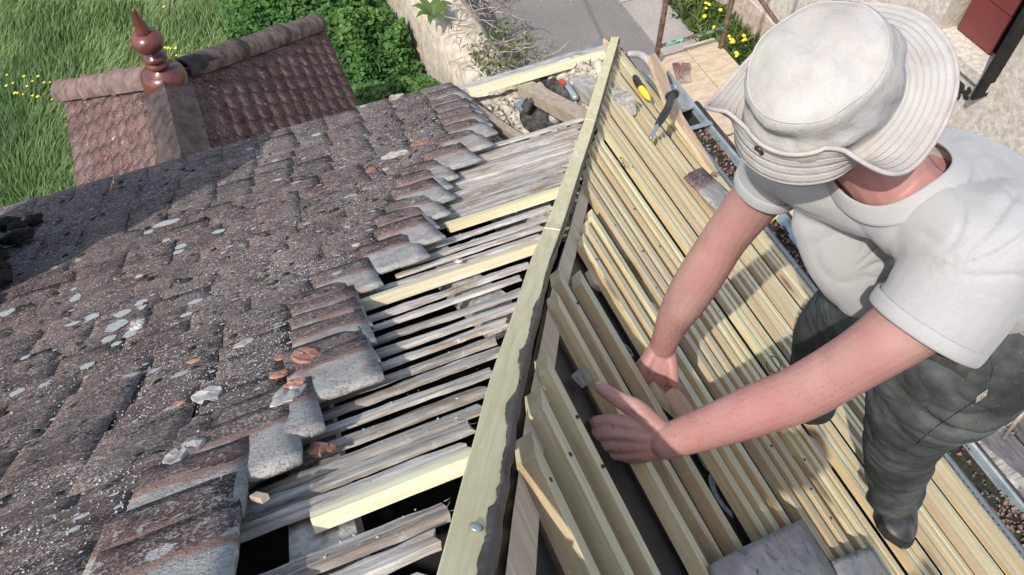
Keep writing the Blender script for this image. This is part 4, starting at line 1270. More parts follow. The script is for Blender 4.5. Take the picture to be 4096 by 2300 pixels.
shard(1580, 625, 110, 24, M['flake'], 'long grey and red shard near the upper torn edge', 20, .010, 0, 'tile_shard', 'shard', .0, grp=g2)
shard(1690, 572, 80, 20, M['redshard'], 'reddish shard beside the long one near the eave', 21, .008, 0, 'tile_shard', 'shard', .2, grp=g2)
shard(1488, 686, 46, 18, M['redshard'], 'brown shard beside a white crumb in the middle of the tiles', 22, .008, 0, 'tile_shard', 'shard', .2, grp=g2)
shard(768, 1468, 34, 26, M['redshard'], 'pinkish shard alone on the tiles above the ragged flake', 23, .006, 0, 'tile_shard', 'shard', .9, grp=g2)
shard(715, 1642, 40, 24, M['redshard'], 'small orange shard below the ragged flake', 24, .006, 0, 'tile_shard', 'shard', .9, grp=g2)
# pale lichen discs
bm = bmesh.new()
for q, (px, py, rx, ry) in enumerate([(292, 1212, 46, 30), (357, 1290, 60, 26), (480, 1278, 66, 30), (452, 1330, 92, 46), (515, 1362, 62, 40), (420, 1385, 60, 26), (450, 1408, 46, 18), (556, 1232, 56, 22), (562, 1252, 30, 24), (10, 1272, 60, 30), (660, 905, 110, 22), (845, 948, 110, 20), (720, 1000, 50, 24), (705, 1025, 60, 14), (662, 975, 36, 22), (527, 1035, 40, 22), (780, 1230, 60, 24), (740, 1285, 50, 16), (40, 1610, 60, 26), (150, 1580, 50, 18), (80, 1462, 40, 16), (330, 1500, 60, 22), (275, 1320, 60, 14), (590, 940, 44, 16), (1010, 900, 60, 10), (1190, 740, 40, 10), (1270, 545, 40, 12), (500, 1545, 70, 22)]):
    c = HL(px, py, .05); c = onL(c.x, c.y, ltop(c.y) + .0006)
    dist = float(np.array(c) @ np.array([D1[2], D2[2], -DN[2]]))
    a = rx / F * dist * .5; b = ry / F * dist * .5 / .34
    rim = []
    for k in range(22):
        g = 2 * math.pi * k / 22
        rr = 1 + .28 * mn.noise(Vector((math.cos(g) * 1.6 + q * 5, math.sin(g) * 1.6, q)))
        x_, y_ = c.x + math.cos(g) * a * rr, c.y + math.sin(g) * b * rr * .8
        rim.append(onL(x_, y_, ltop(min(y_, 2.85)) + .0012))
    v = [bm.verts.new(p) for p in rim]; v0 = bm.verts.new(onL(c.x, c.y, ltop(c.y) + .0022))
    for k in range(22): bm.faces.new((v[k], v[(k + 1) % 22], v0))
for q in range(620):
    y = random.uniform(.12, 2.8); x = torntop(y) - .03 - abs(random.gauss(0, .7))
    if x < -1.5: continue
    a = .002 + .010 * random.random() ** 2.5; b = a * random.uniform(.4, 1.0)
    rim = []
    for k in range(9):
        g = 2 * math.pi * k / 9; rr = random.uniform(.7, 1.2)
        y_ = y + math.sin(g) * b * rr * .8
        rim.append(bm.verts.new(onL(x + math.cos(g) * a * rr, y_, ltop(min(y_, 2.85)) + .0020)))
    v0 = bm.verts.new(onL(x, y, ltop(y) + .0036))
    for k in range(9): bm.faces.new((rim[k], rim[(k + 1) % 9], v0))
M['lichen'] = simple('pale_lichen', (.30, .305, .30), (.42, .43, .425), 70, .95, .002)
tag(obj('lichen', bm, M['lichen'], None, True), 'round pale grey lichen discs growing on the old tiles', 'lichen', kind='stuff')
# stub of wood on the lowest bared tiles
bm = bmesh.new(); p = HL(1005, 2005, .06); q = HL(1062, 2018, .06); n_ = NL(p.y); d = (q - p); s = n_.cross(d).normalized()
box(bm, p, d * .8, s * .010, n_ * .007)
tag(obj('wood_stub', bm, M['rafter']), 'short brown stub of wood beside the lowest bared tile', 'wood')

# contents of the hole at the corner
bm = bmesh.new()
nn_ = 70
def rubz(x, y):
    s = max(0, (x - 1.05) / .5) * .16 + .02
    return -2.68 + (y - 2.05) / .7 * .11 + s * .45 + .04 * mn.noise(Vector((x * 3, y * 3, 0))) + (.03 * mn.noise(Vector((x * 11, y * 11, 1))) + .03 * mn.noise(Vector((x * 31, y * 31, 1)))) * (.5 + s * 4)
V = []; Fc = []
for i in range(nn_ + 1):
    for j in range(nn_ + 1):
        x = .78 + i / nn_ * 1.0; y = 1.92 + j / nn_ * .86
        z = rubz(x, y)
        V.append((x, y, z))
for i in range(nn_):
    for j in range(nn_):
        a = i * (nn_ + 1) + j
        if V[a][0] < hipX(V[a][1]) - .03: Fc.append((a, a + nn_ + 1, a + nn_ + 2, a + 1))
tag(raw('plaster_rubble', V, Fc, M['rubble'], None, True), 'cream plaster rubble filling the open roof corner', 'rubble', kind='stuff')
scatter('rubble_lumps', 'loose cream lumps of plaster in the open roof corner', 'rubble', M['rubble'], [(x_, y_, rubz(x_, y_) + .003) for x_, y_ in [(random.uniform(.95, 1.70), random.uniform(2.03, 2.73)) for q in range(2600)] if x_ < hipX(y_) - .06], .003, .026)
# circular saw under the battens
def wp(px, py, z): return RZ(px, py, z)
saw = thing('circular_saw', 'black dusty circular saw lying in the open roof corner', 'power tool', tuple(wp(2165, 450, -2.51)))
c = wp(2165, 455, -2.53)
bm = bmesh.new(); lathe(bm, c, (-.25, -.75, .75), [(.03, -.03), (.095, -.03), (.10, -.02), (.10, .012), (.09, .02), (.05, .024), (.02, .03)], 30); obj('blade_guard', bm, M['dusty'], saw, True)
bm = bmesh.new(); a, b = wp(2105, 440, -2.47), wp(2150, 400, -2.45)
tube(bm, [a, (a + b) / 2 + Vector((0, 0, .02)), b], [.016, .018, .022], 10, 3); obj('handle', bm, M['dusty'], saw, True)
bm = bmesh.new(); a = wp(2085, 452, -2.51); box(bm, a, Vector((.07, .02, 0)), Vector((-.015, .05, .01)), Vector((0, 0, .012))); obj('shoe', bm, M['steel'], saw)
bm = bmesh.new(); a, b = wp(2220, 470, -2.49), wp(2250, 455, -2.47); tube(bm, [a, b], [.03, .026], 12, 1); obj('motor', bm, M['zinc_dirty'], saw, True)
drl = thing('cordless_drill', 'black cordless drill with red and grey details behind the rafter', 'power tool', tuple(wp(2250, 330, -2.54)))
bm = bmesh.new(); a, b = wp(2165, 315, -2.54), wp(2212, 345, -2.54); tube(bm, [a, b], [.028, .026], 12, 1); obj('battery', bm, M['dusty'], drl, True)
bm = bmesh.new(); a, b = wp(2212, 338, -2.52), wp(2285, 395, -2.52); tube(bm, [a, (a + b) / 2, b], [.03, .036, .028], 12, 2); obj('body', bm, M['dusty'], drl, True)
bm = bmesh.new(); a, b = wp(2262, 338, -2.50), wp(2300, 390, -2.50); tube(bm, [a, b], [.022, .016], 12, 1); obj('grip', bm, M['zinc'], drl, True)
bm = bmesh.new(); a, b = wp(2245, 326, -2.48), wp(2256, 334, -2.48); tube(bm, [a, b], [.013, .012], 10, 1)
red = simple('red_plastic', (.35, .03, .02), (.45, .05, .03), 9, .45, .0005); obj('switch', bm, red, drl, True)
bm = bmesh.new(); a = wp(2130, 300, -2.52); b = wp(2160, 275, -2.52); box(bm, a, b - a, Vector((.05, -.03, 0)), Vector((0, 0, .02)))
tag(obj('wood_offcut', bm, M['plank']), 'orange wood offcut in the rubble behind the rafter', 'offcut')

# ---- tools lying on the new battens
def onbat(px, py, off=.055): return HR(px, py, off)
scr = thing('screwdriver', 'screwdriver with black and yellow handle lying on the new battens', 'screwdriver', tuple(onbat(2580, 370)))
a, b, c, d = onbat(2540, 308), onbat(2563, 352), onbat(2598, 398), onbat(2622, 436)
bm = bmesh.new(); tube(bm, [a, a.lerp(b, .25), a.lerp(b, .8), b], [.012, .0165, .0165, .014], 14, 3); obj('grip', bm, M['black'], scr, True)
bm = bmesh.new(); tube(bm, [b, b.lerp(c, .3), b.lerp(c, .75), c], [.014, .0165, .014, .006], 14, 3); obj('handle', bm, M['yellow'], scr, True)
bm = bmesh.new(); tube(bm, [c, d], [.0035, .003], 8, 1); obj('shaft', bm, M['steel'], scr, True)
ham = thing('hammer', 'hammer with a black rubber grip and steel shaft leaning on the battens', 'hammer', tuple(onbat(2650, 460)))
a, b, c, d = onbat(2688, 385, .16), onbat(2668, 440, .14), onbat(2632, 498, .10), onbat(2603, 552, .05)
bm = bmesh.new(); tube(bm, [a, a.lerp(b, .5), b, b.lerp(c, .5), c], [.019, .0165, .017, .0175, .013], 14, 4); obj('grip', bm, M['black'], ham, True)
bm = bmesh.new(); tube(bm, [a + (a - b) * .03 + Vector((-.012, 0, 0)), a + (a - b) * .03 + Vector((.016, .006, 0))], [.021, .021], 14, 1); obj('pommel', bm, M['black'], ham, True)
bm = bmesh.new(); tube(bm, [c, d], [.009, .0085], 12, 1); obj('shaft', bm, M['steel'], ham, True)
# curved offcut board on the eave
bo = [((2588, 232), .10), ((2612, 222), .10), ((2652, 290), .10), ((2676, 370), .09), ((2720, 470), .075), ((2790, 590), .05), ((2862, 700), .045), ((2838, 700), .045), ((2740, 560), .05), ((2668, 455), .07), ((2618, 330), .09)]
bm = bmesh.new(); pts = [HR(p[0], p[1], o) for p, o in bo]
flatpoly(bm, pts, .018, NR(1.7))
tag(obj('curved_offcut', bm, M['plank']), 'curved raw wood offcut lying along the eave behind the hammer', 'offcut')
# zinc tray hanging over the gutter
bm = bmesh.new(); pts = [HR(*p, .02) for p in ((2672, 352), (2690, 345), (2720, 365), (2766, 420), (2764, 436), (2722, 452), (2706, 440), (2690, 395))]
flatpoly(bm, pts, .006, NR(1.8))
pts2 = pts + [pts[0]]
for p, q in zip(pts2, pts2[1:]): tube(bm, [p + NR(1.8) * .008, q + NR(1.8) * .008], [.006, .006], 6, 1)
tag(obj('zinc_tray', bm, M['zinc_dirty']), 'dusty grey zinc tray with a raised rim at the gutter end', 'tray')
# curved gutter end
bm = bmesh.new(); pts = [HR(2520, 216, .03), HR(2565, 222, .05), HR(2608, 262, .04), HR(2630, 320, .03), HR(2600, 330, .0), HR(2560, 262, .0)]
tube(bm, pts[:4], [.016, .02, .022, .02], 10, 4)
tag(obj('bent_pipe', bm, M['zinc_dirty'], None, True), 'bent grey plastic pipe over the corner of the right eave', 'pipe')
# handsaw blade lying in the gutter
hs_ = thing('handsaw', 'grey handsaw blade with a yellow tag lying in the gutter beside the elbow', 'saw', tuple(HR(3150, 930, .02)))
def gp3(px, py, z): return RZ(px, py, z)
zz = gz + .012
bm = bmesh.new(); flatpoly(bm, [gp3(*p, zz) for p in ((3095, 868), (3118, 832), (3150, 880), (3205, 985), (3195, 1000))], .002, (0, 0, 1)); obj('blade', bm, M['zinc'], hs_)
bm = bmesh.new(); flatpoly(bm, [gp3(*p, zz + .003) for p in ((3084, 884), (3107, 842), (3113, 864), (3088, 887))], .001, (0, 0, 1)); obj('tag', bm, M['yellow'], hs_)
bm = bmesh.new(); flatpoly(bm, [gp3(*p, zz + .003) for p in ((3129, 905), (3137, 902), (3157, 934), (3155, 942), (3148, 940))], .0008, (0, 0, 1)); obj('badge', bm, M['black'], hs_)
bm = bmesh.new(); flatpoly(bm, [gp3(*p, zz + .002) for p in ((3205, 985), (3218, 990), (3242, 1020), (3228, 1024), (3205, 1005))], .006, (0, 0, 1)); obj('wood_tip', bm, M['plank'], hs_)
# single tiles lying on the new battens
def laytile(corners, off, tint, clean, lab, name='roof_tile', th=.014, m='tile', grp='loose tiles on the new battens'):
    pts = [HR(px, py, o) for (px, py), o in zip(corners, off)]
    bm, cl, tl = newtile()
    A0, B0, C0, D0 = pts
    nn_ = ((B0 - A0).cross(D0 - A0)).normalized()
    if nn_.z < 0: nn_ = -nn_
    def place(u, v, w): 
        fu, fv = u + .5, v
        return A0.lerp(B0, fu).lerp(D0.lerp(C0, fu), fv) + nn_ * w
    tile_grid(bm, None, place, 1.0, 1.0, th, 8, 8, seed=hash(lab) % 97 * .37 if False else len(lab) * .37, lay=cl, tlay=tl, tint=tint, clean=clean, jit=.012, cam_=.004)
    for v in bm.verts: pass
    return tag(obj(name, bm, M[m], None, True), lab, 'roof tile', grp)
laytile([(2731, 711), (2800, 676), (2935, 800), (2868, 850)], [.045, .045, .05, .05], .9, lambda v: min(1, max(0, (v - .22) * 3.2)), 'brown and white roof tile lying on the new battens left of the right arm')
def grey_tile():
    t = NT('blue_grey_tile', .6, .3)
    co = t.co(); f = t.noise(co, 20, 8, .7)
    c = t.ramp(f, [(.3, (.17, .175, .18)), (.5, (.28, .285, .29)), (.7, (.40, .395, .38))])
    c = t.mix(t.ramp(t.noise(co, 11, 5, .7), [(.48, 0.0), (.66, .75)]), c, (.34, .285, .25))
    c = t.mix(t.ramp(t.noise(co, 24, 6, .75, .6), [(.56, 0.0), (.66, .9)]), c, (.035, .033, .033))
    c = t.mix(t.ramp(t.noise(co, 260, 2), [(.68, 0.0), (.73, .6)]), c, (.55, .55, .53))
    return t.out(c, f, .004, .6)
M['tile_grey'] = grey_tile()
laytile([(2827, 2266), (3192, 2084), (3345, 2340), (2960, 2520)], [.05, .05, .055, .055], .5, lambda v: .2, 'large grey tile lying on the new battens at the bottom edge of the photo', m='tile_grey')
laytile([(3312, 2254), (3473, 2194), (3590, 2390), (3400, 2440)], [.045, .045, .05, .05], .5, lambda v: .6, 'pale grey tile beside the larger one at the bottom edge', m='tile_grey')
# small offcut held by the far hand
bm = bmesh.new()
p = HR(2668, 1580, .05); q = HR(2735, 1690, .05); n_ = NR(p.x); d = q - p; s = n_.cross(d).normalized()
box(bm, p - s * .021, d, s * .042, n_ * .03); bmesh.ops.bevel(bm, geom=bm.edges[:], offset=.004, segments=2, affect='EDGES')
tag(obj('batten_offcut', bm, M['plank']), 'short rounded batten offcut held in the far hand', 'offcut')
bm = bmesh.new(); p = HR(2590, 1560, .02); q = HR(2700, 1660, .02); d = q - p; s = n_.cross(d).normalized()
box(bm, p - s * .02, d, s * .035, n_ * .02)
tag(obj('wood_packer', bm, M['pine']), 'slanting wood packer between battens under the near wrist', 'packer')
bm = bmesh.new(); p = HR(2283, 1505, -.005); n_ = NR(p.x); box(bm, p, Vector((.012, -.026, -.012)), Vector((.014, .012, -.014)), n_ * .02)
tag(obj('wood_block', bm, M['rafter_old']), 'small grey block of wood on the underlay left of the near thumb', 'block')
for (px, py, r, lab) in ((2484, 643, .011, 'loop of bent brown wire on the new battens below the hammer'), (3094, 1458, .022, 'dark wire ring standing on the battens beside the near forearm')):
    bm = bmesh.new(); c = HR(px, py, .05)
    pts = [c + Vector((math.cos(a) * r, math.sin(a) * r * 1.0, math.sin(a) * r * .5)) for a in [2.4 + 5.4 * k / 16 for k in range(17)]]
    pts.append(pts[-1] + Vector((.01, -.035, -.02)))
    tube(bm, pts, [.0016] * len(pts), 6, 2, flat=True)
    tag(obj('wire_loop', bm, M['wire'], None, True), lab, 'wire')
# old battens thrown beyond the gutter at lower right
gob = 'old grey battens thrown beyond the gutter'
ob_ = [((3770, 1800), (4120, 2060), .03), ((3800, 1745), (4060, 1960), .035), ((3720, 1820), (4050, 2160), .028), ((3840, 1735), (4140, 1990), .04), ((3830, 1830), (4120, 2110), .022)]
lb_ = ['grey broken batten with an orange end, beyond the gutter', 'wide grey batten nearest the deck boards beyond the gutter', 'thin dark batten closest to the gutter beside the trousers', 'grey batten outermost on the deck beside the pile', 'thin grey stick in the middle of the batten pile']
for (a, b, w), lab in zip(ob_, lb_):
    bm = bmesh.new()
    zt = -2.95 + .02 * len(lab) / 50
    p, q = RZ(*a, zt), RZ(*b, zt - .02)
    d = q - p; s = d.cross(Vector((0, 0, 1))).normalized()
    strip(bm, lambda t_, a_, u_: p + d * t_ + s * a_ + Vector((0, 0, u_)), 0, 1, w, .022, 20, .003, len(lab))
    tag(obj('old_batten', bm, M['old']), lab, 'batten', gob)
# ------------------------------------------------------------------ the roofer
def skin_mat():
    t = NT('sunburnt_skin', .5, .35)
    co = t.co()
    f = t.noise(co, 11, 5, .6); g = t.noise(co, 130, 3, .6)
    c = t.ramp(f, [(.3, (.33, .18, .152)), (.5, (.405, .24, .205)), (.7, (.47, .305, .262))])
    c = t.mix(t.ramp(t.noise(co, 4.2, 3, .5), [(.40, .1), (.60, .75)]), c, (.375, .17, .15))
    c = t.mix(t.ramp(t.vor(co, 42)[0], [(.035, .8), (.06, 0.0)]), c, (.16, .06, .04))
    t.b.inputs['Subsurface Weight'].default_value = .12
    t.b.inputs['Subsurface Radius'].default_value = (.012, .004, .002)
    return t.out(c, t.math('ADD', g, t.math('MULTIPLY', f, .6)), .0012, .5)
def cloth_mat(name, c1, c2, fleck, stretch, weave=900, rough=.95):
    t = NT(name, rough, .1)
    co = t.co()
    f = t.noise(co, 5, 5, .6)
    c = t.ramp(f, [(.3, c1), (.7, c2)])
    s = t.noise(t.co(stretch), 10, 4, .75)
    c = t.mix(t.ramp(s, [(.50, 0.0), (.72, .4)]), c, fleck)
    t.b.inputs['Sheen Weight'].default_value = .15
    w = t.noise(t.co(stretch), 22, 3, .7)
    return t.out(c, t.math('ADD', w, t.math('MULTIPLY', s, .5)), .0012, .5)
M['skin'] = skin_mat()
M['shirt'] = cloth_mat('light_heather_cotton', (.33, .326, .318), (.395, .39, .382), (.28, .278, .272), (3, 26, 26))
def trouser_mat():
    t = NT('worn_work_trousers', .9, .2)
    co = t.co()
    f = t.noise(co, 5, 6, .65)
    c = t.ramp(f, [(.32, (.020, .023, .023)), (.46, (.046, .052, .052)), (.58, (.085, .096, .093)), (.74, (.145, .17, .16))])
    c = t.mix(t.ramp(t.noise(co, 7, 4, .7), [(.55, 0.0), (.75, .5)]), c, (.115, .09, .075))
    c = t.mix(t.ramp(t.noise(co, 260, 2), [(.70, 0.0), (.74, .6)]), c, (.40, .39, .36))
    return t.out(c, t.noise(co, 300, 3, .6), .0006, .4)
M['trousers'] = trouser_mat()
def hat_mat():
    t = NT('off_white_hat_cotton', .95, .1)
    co = t.co()
    f = t.noise(co, 9, 5, .6)
    c = t.ramp(f, [(.3, (.34, .32, .295)), (.55, (.405, .39, .365)), (.75, (.44, .43, .41))])
    c = t.mix(t.ramp(t.noise(co, 12, 6, .7), [(.47, 0.0), (.70, .75)]), c, (.30, .26, .22))
    c = t.mix(t.ramp(t.noise(co, 48, 4, .75), [(.72, 0.0), (.76, .8)]), c, (.12, .105, .09))
    ring = t.attr('row')[2]
    wob = t.math('ADD', ring, t.math('MULTIPLY', t.math('SUBTRACT', t.noise(co, 40, 2), .5), .02))
    w = t.math('ABSOLUTE', t.math('SUBTRACT', t.math('FRACT', t.math('MULTIPLY', wob, 7.0)), .5))
    line = t.ramp(w, [(.0, 1.0), (.10, .6), (.2, 0.0)])
    on = t.ramp(ring, [(.02, 0.0), (.04, 1.0)])
    line = t.math('MULTIPLY', line, on)
    c = t.mix(t.math('MULTIPLY', line, .22), c, (.24, .225, .21))
    cr = t.noise(t.co(1), 30, 5, .65, .2)
    b = t.math('SUBTRACT', t.math('ADD', t.math('MULTIPLY', t.noise(co, 420, 2, .6), .12), cr), t.math('MULTIPLY', line, .25))
    return t.out(c, b, .006, .6)
M['hat'] = hat_mat()
M['binding'] = simple('hat_binding', (.33, .295, .275), (.42, .385, .36), 40, .9, .001)
M['leather'] = simple('dusty_black_leather', (.022, .021, .022), (.085, .08, .078), 26, .5, .002, spec=.45)
M['lace'] = simple('black_lace', (.02, .02, .02), (.05, .05, .05), 80, .8, .0006)
M['hair'] = simple('brown_hair', (.05, .03, .02), (.10, .07, .045), 60, .6, .002)
M['eye'] = simple('eye_white', (.7, .68, .65), (.8, .78, .76), 10, .3, .0001)

HA = (Vector((-.60, -.19, .78)).normalized() + Vector((.319, .747, .583)) * .13).normalized()                  # the hat's axis
HCn = P(3307, 392, 1.06)                                     # middle of the brim
HF = Vector((-.78, -.06, -.60)); HF = (HF - HA * HF.dot(HA)).normalized()   # where the face points
HS = HA.cross(HF).normalized()                               # towards his left
neck = P(3590, 760, 1.165)
headc = HCn - HA * .052 - HF * .010
shL, shR = P(3930, 1060, 1.06), P(3130, 620, 1.32)

bm = bmesh.new()
# torso core, head, neck
SP = [(.97, .385, -1.19), (1.0, .41, -1.06), (.985, .435, -.98), (.91, .475, -.915), (.83, .505, -.885)]
tube(bm, SP, [(.135, .09), (.14, .095), (.155, .095), (.16, .08), (.10, .055)], 20, 4, up=(.6, 0, .8))
tube(bm, [shL, neck, shR], [.05, .055, .05], 14, 5, up=(.6, 0, .8))
tube(bm, [P(3590, 800, 1.185), neck, neck.lerp(headc, .55), headc - HA * .04], [.062, .060, .056, .06], 18, 4, up=HF)
ellipsoid(bm, headc, (HF * .092, HS * .074, HA * .112), 24)
ellipsoid(bm, headc - HA * .05 + HF * .026, (HF * .058, HS * .056, HA * .062), 20)          # jaw
tube(bm, [headc + HF * .086 + HA * .005, headc + HF * .094 - HA * .03, headc + HF * .098 - HA * .042], [.009, .011, .011], 10, 3)   # nose
tube(bm, [headc + HF * .088 - HA * .068 + HS * .02, headc + HF * .096 - HA * .068, headc + HF * .088 - HA * .068 - HS * .02], [.006, .009, .006], 8, 3)
tube(bm, [headc + HF * .086 + HA * .018 + HS * .038, headc + HF * .097 + HA * .014, headc + HF * .086 + HA * .018 - HS * .038], [.008, .009, .008], 8, 3)
for s in (-1, 1): ellipsoid(bm, headc + HS * s * .078 - HA * .012 - HF * .008, (HF * .020, HS * .008, HA * .032), 12)
# legs under the trousers
legL = [P(3900, 1480, 1.36), P(3686, 1616, 1.50), P(3613, 1732, 1.66), P(3581, 1877, 1.85), P(3566, 2000, 2.02)]
legR = [Vector((.97, .47, -1.19)), P(3500, 1235, 1.62), P(3345, 1330, 1.82), P(3290, 1480, 2.02), P(3250, 1615, 2.2)]
tube(bm, legL, [.075, .068, .052, .048, .036], 14, 4); tube(bm, legR, [.075, .068, .052, .048, .036], 14, 4)
# arms
armL = [shL, P(3740, 1225, 1.11), P(3603, 1325, 1.15), P(3430, 1440, 1.205), P(3213, 1567, 1.275), P(3030, 1638, 1.325), P(2830, 1712, 1.375), P(2660, 1768, 1.41)]
tube(bm, armL, [.050, .052, .050, .0455, .0455, .0435, .037, (.0315, .028)], 20, 5)
armR = [shR, P(3062, 748, 1.40), P(2911, 938, 1.52), P(2807, 1098, 1.61), P(2740, 1205, 1.68), P(2690, 1290, 1.735), P(2652, 1384, 1.79)]
tube(bm, armR, [.05, .048, .044, .046, .044, .036, (.029, .026)], 20, 5)
# near hand, closed round a batten, back of the hand to the camera
wr = P(2655, 1770, 1.412)
mcp = [P(2452, 1680, 1.428), P(2456, 1733, 1.424), P(2468, 1782, 1.43), P(2492, 1820, 1.438)]
pip = [P(2378, 1690, 1.448), P(2376, 1742, 1.447), P(2395, 1789, 1.45), P(2431, 1826, 1.453)]
dip = [P(2384, 1700, 1.478), P(2384, 1750, 1.478), P(2402, 1797, 1.478), P(2436, 1833, 1.476)]
tip = [P(2412, 1706, 1.488), P(2414, 1758, 1.489), P(2428, 1805, 1.488), P(2458, 1840, 1.485)]
for k in range(4):
    w0 = P(2640, 1733 + k * 24, 1.416)
    tube(bm, [w0, w0.lerp(mcp[k], .55) + Vector((0, 0, .002)), mcp[k]], [.0165, .0145, .0128 - .0008 * (k == 3)], 12, 3)
    r = (.0112, .0118, .0112, .0098)[k]
    tube(bm, [mcp[k], mcp[k].lerp(pip[k], .5) + Vector((.0, .0, .0035)), pip[k], dip[k], tip[k]], [r * 1.1, r * 1.02, r * 1.0, r * .9, r * .82], 12, 4)
tube(bm, [P(2645, 1750, 1.425), P(2560, 1765, 1.438), P(2500, 1770, 1.445)], [(.036, .017), (.040, .017), (.038, .014)], 14, 3, up=ray(2560, 1765) * -1)
thumb = [P(2632, 1718, 1.418), P(2552, 1640, 1.418), P(2470, 1595, 1.425), P(2398, 1546, 1.437)]
tube(bm, thumb, [.021, .018, .0148, .0112], 14, 5)
# far hand, reaching down into the gap and closing on the short offcut
for k in range(4):
    a = P(2618 + k * 20, 1408 + k * 3, 1.80)
    m_ = P(2556 + k * 42, 1515 + k * 12, 1.815 + .004 * k)
    p_ = P(2592 + k * 38, 1578 + k * 12, 1.835)
    t_ = P(2640 + k * 30, 1600 + k * 12, 1.845)
    if k == 3:
        m_, p_, t_ = P(2692, 1530, 1.80), P(2735, 1585, 1.80), P(2752, 1632, 1.815)
    r = (.0105, .0115, .0118, .0112)[k]
    tube(bm, [a, a.lerp(m_, .55) + Vector((0, 0, .003)), m_], [.016, .0155, .0135], 12, 3)
    tube(bm, [m_, p_, t_], [r * 1.12, r, r * .85], 12, 4)
tube(bm, [P(2645, 1395, 1.80), P(2625, 1460, 1.812), P(2615, 1520, 1.822)], [(.030, .019), (.040, .020), (.040, .015)], 14, 3, up=ray(2620, 1450) * -1)
tube(bm, [P(2600, 1430, 1.81), P(2545, 1500, 1.835), P(2580, 1575, 1.87)], [.018, .014, .011], 12, 4)
person = obj('person', bm, M['skin'], None, True)
remesh(person, .0027, 3, .5)
creases = []
for k in range(3):
    m2, p2, d2 = (mcp[k] + mcp[k + 1]) / 2, (pip[k] + pip[k + 1]) / 2, (dip[k] + dip[k + 1]) / 2
    creases += [(m2.lerp(p2, .12), p2, .0046, .0034), (p2, d2, .0046, .0034)]
    creases.append((m2.lerp(wr, .25), m2.lerp(p2, .12), .0014, .006))
for f_, w_ in ((.02, 0), (.05, 0)):
    a_ = P(2632 - f_ * 300, 1708, 1.395); b_ = P(2640 - f_ * 200, 1820, 1.40)
    creases.append((a_, b_, .0014, .003))
creases.append((P(2520, 1650, 1.41), P(2590, 1690, 1.40), .002, .006))
def docrease(o, segs):
    me = o.data; n = len(me.vertices)
    co = np.empty(n * 3, np.float32); me.vertices.foreach_get('co', co); co = co.reshape(-1, 3)
    no = np.empty(n * 3, np.float32); me.vertices.foreach_get('normal', no); no = no.reshape(-1, 3)
    d = np.zeros(n)
    for a, b, dep, wd in segs:
        a = np.array(a); b = np.array(b); ab = b - a
        # distance across the view only, so the crease sits on the visible surface
        vw = (a + b) / 2; L_ = np.linalg.norm(vw); vw = vw / L_
        t = np.clip(((co - a) @ ab) / (ab @ ab), 0, 1)
        r = co - (a + t[:, None] * ab); along = r @ vw
        r = r - along[:, None] * vw
        q = (r ** 2).sum(1)
        d += dep * np.exp(-q / (wd * .5) ** 2) * (np.abs(along) < .03)
    co -= no * d[:, None]
    me.vertices.foreach_set('co', co.astype(np.float32).ravel()); me.update()
docrease(person, creases)
tag(person, 'person in off white sun hat, pale T-shirt and dark work trousers bending over the battens', 'person')
def child(name, bm, m, smooth=True, parent=None): return obj(name, bm, m, parent or person, smooth)

# nails on the visible thumb
bm = bmesh.new()
d = (thumb[3] - thumb[2]).normalized(); vw = -Vector(ray(2410, 1555)).normalized()
nn_ = (vw - d * vw.dot(d)).normalized(); s = d.cross(nn_)
ellipsoid(bm, thumb[3] + d * .001 + nn_ * .0078 + s * .002, (d * .0065, s * .005, nn_ * .0016), 12)
M['nail'] = simple('finger_nail', (.62, .40, .34), (.70, .48, .42), 30, .35, .0001)
child('thumb_nail', bm, M['nail'])
for s_ in (-1, 1):
    bm = bmesh.new(); ellipsoid(bm, headc + HF * .084 + HS * s_ * .032, (HF * .012, HS * .013, HA * .011), 12); child('eye', bm, M['eye'])
bm = bmesh.new(); ellipsoid(bm, headc + HA * .006 - HF * .010, (HF * .088, HS * .079, HA * .108), 22); child('hair', bm, M['hair'])

# fine arm hair
V = []; Fc = []
def armhair(pts, rad, n, keep):
    cp = catmull(pts, 12); cr = cinterp(rad, 12)
    for q in range(n):
        i = random.randint(2, len(cp) - 3)
        if random.random() > keep(i / len(cp)): continue
        t = (cp[i + 1] - cp[i - 1]).normalized(); vw = -cp[i].normalized()
        s = t.cross(vw).normalized(); w = s.cross(t)
        a = random.uniform(-1.4, 1.4)
        o_ = s * math.sin(a) + (w if w.dot(vw) > 0 else -w) * math.cos(a)
        b = cp[i] + o_ * cr[i] * .97
        d = (t * random.uniform(.3, 1) + o_ * .55 + s * random.uniform(-.6, .6)).normalized() * random.uniform(.006, .013)
        k = t.cross(o_).normalized() * .00011
        i0 = len(V); V.extend([b - k, b + k, b + d]); Fc.append((i0, i0 + 1, i0 + 2))
armhair(armL[3:], [.0455, .0455, .0435, .037, .030], 900, lambda f: .9)
armhair(armR[3:], [.046, .044, .036, .0285], 800, lambda f: .9)
ah = raw('arm_hair', V, Fc, M['hair'], person); ah['kind'] = 'stuff'

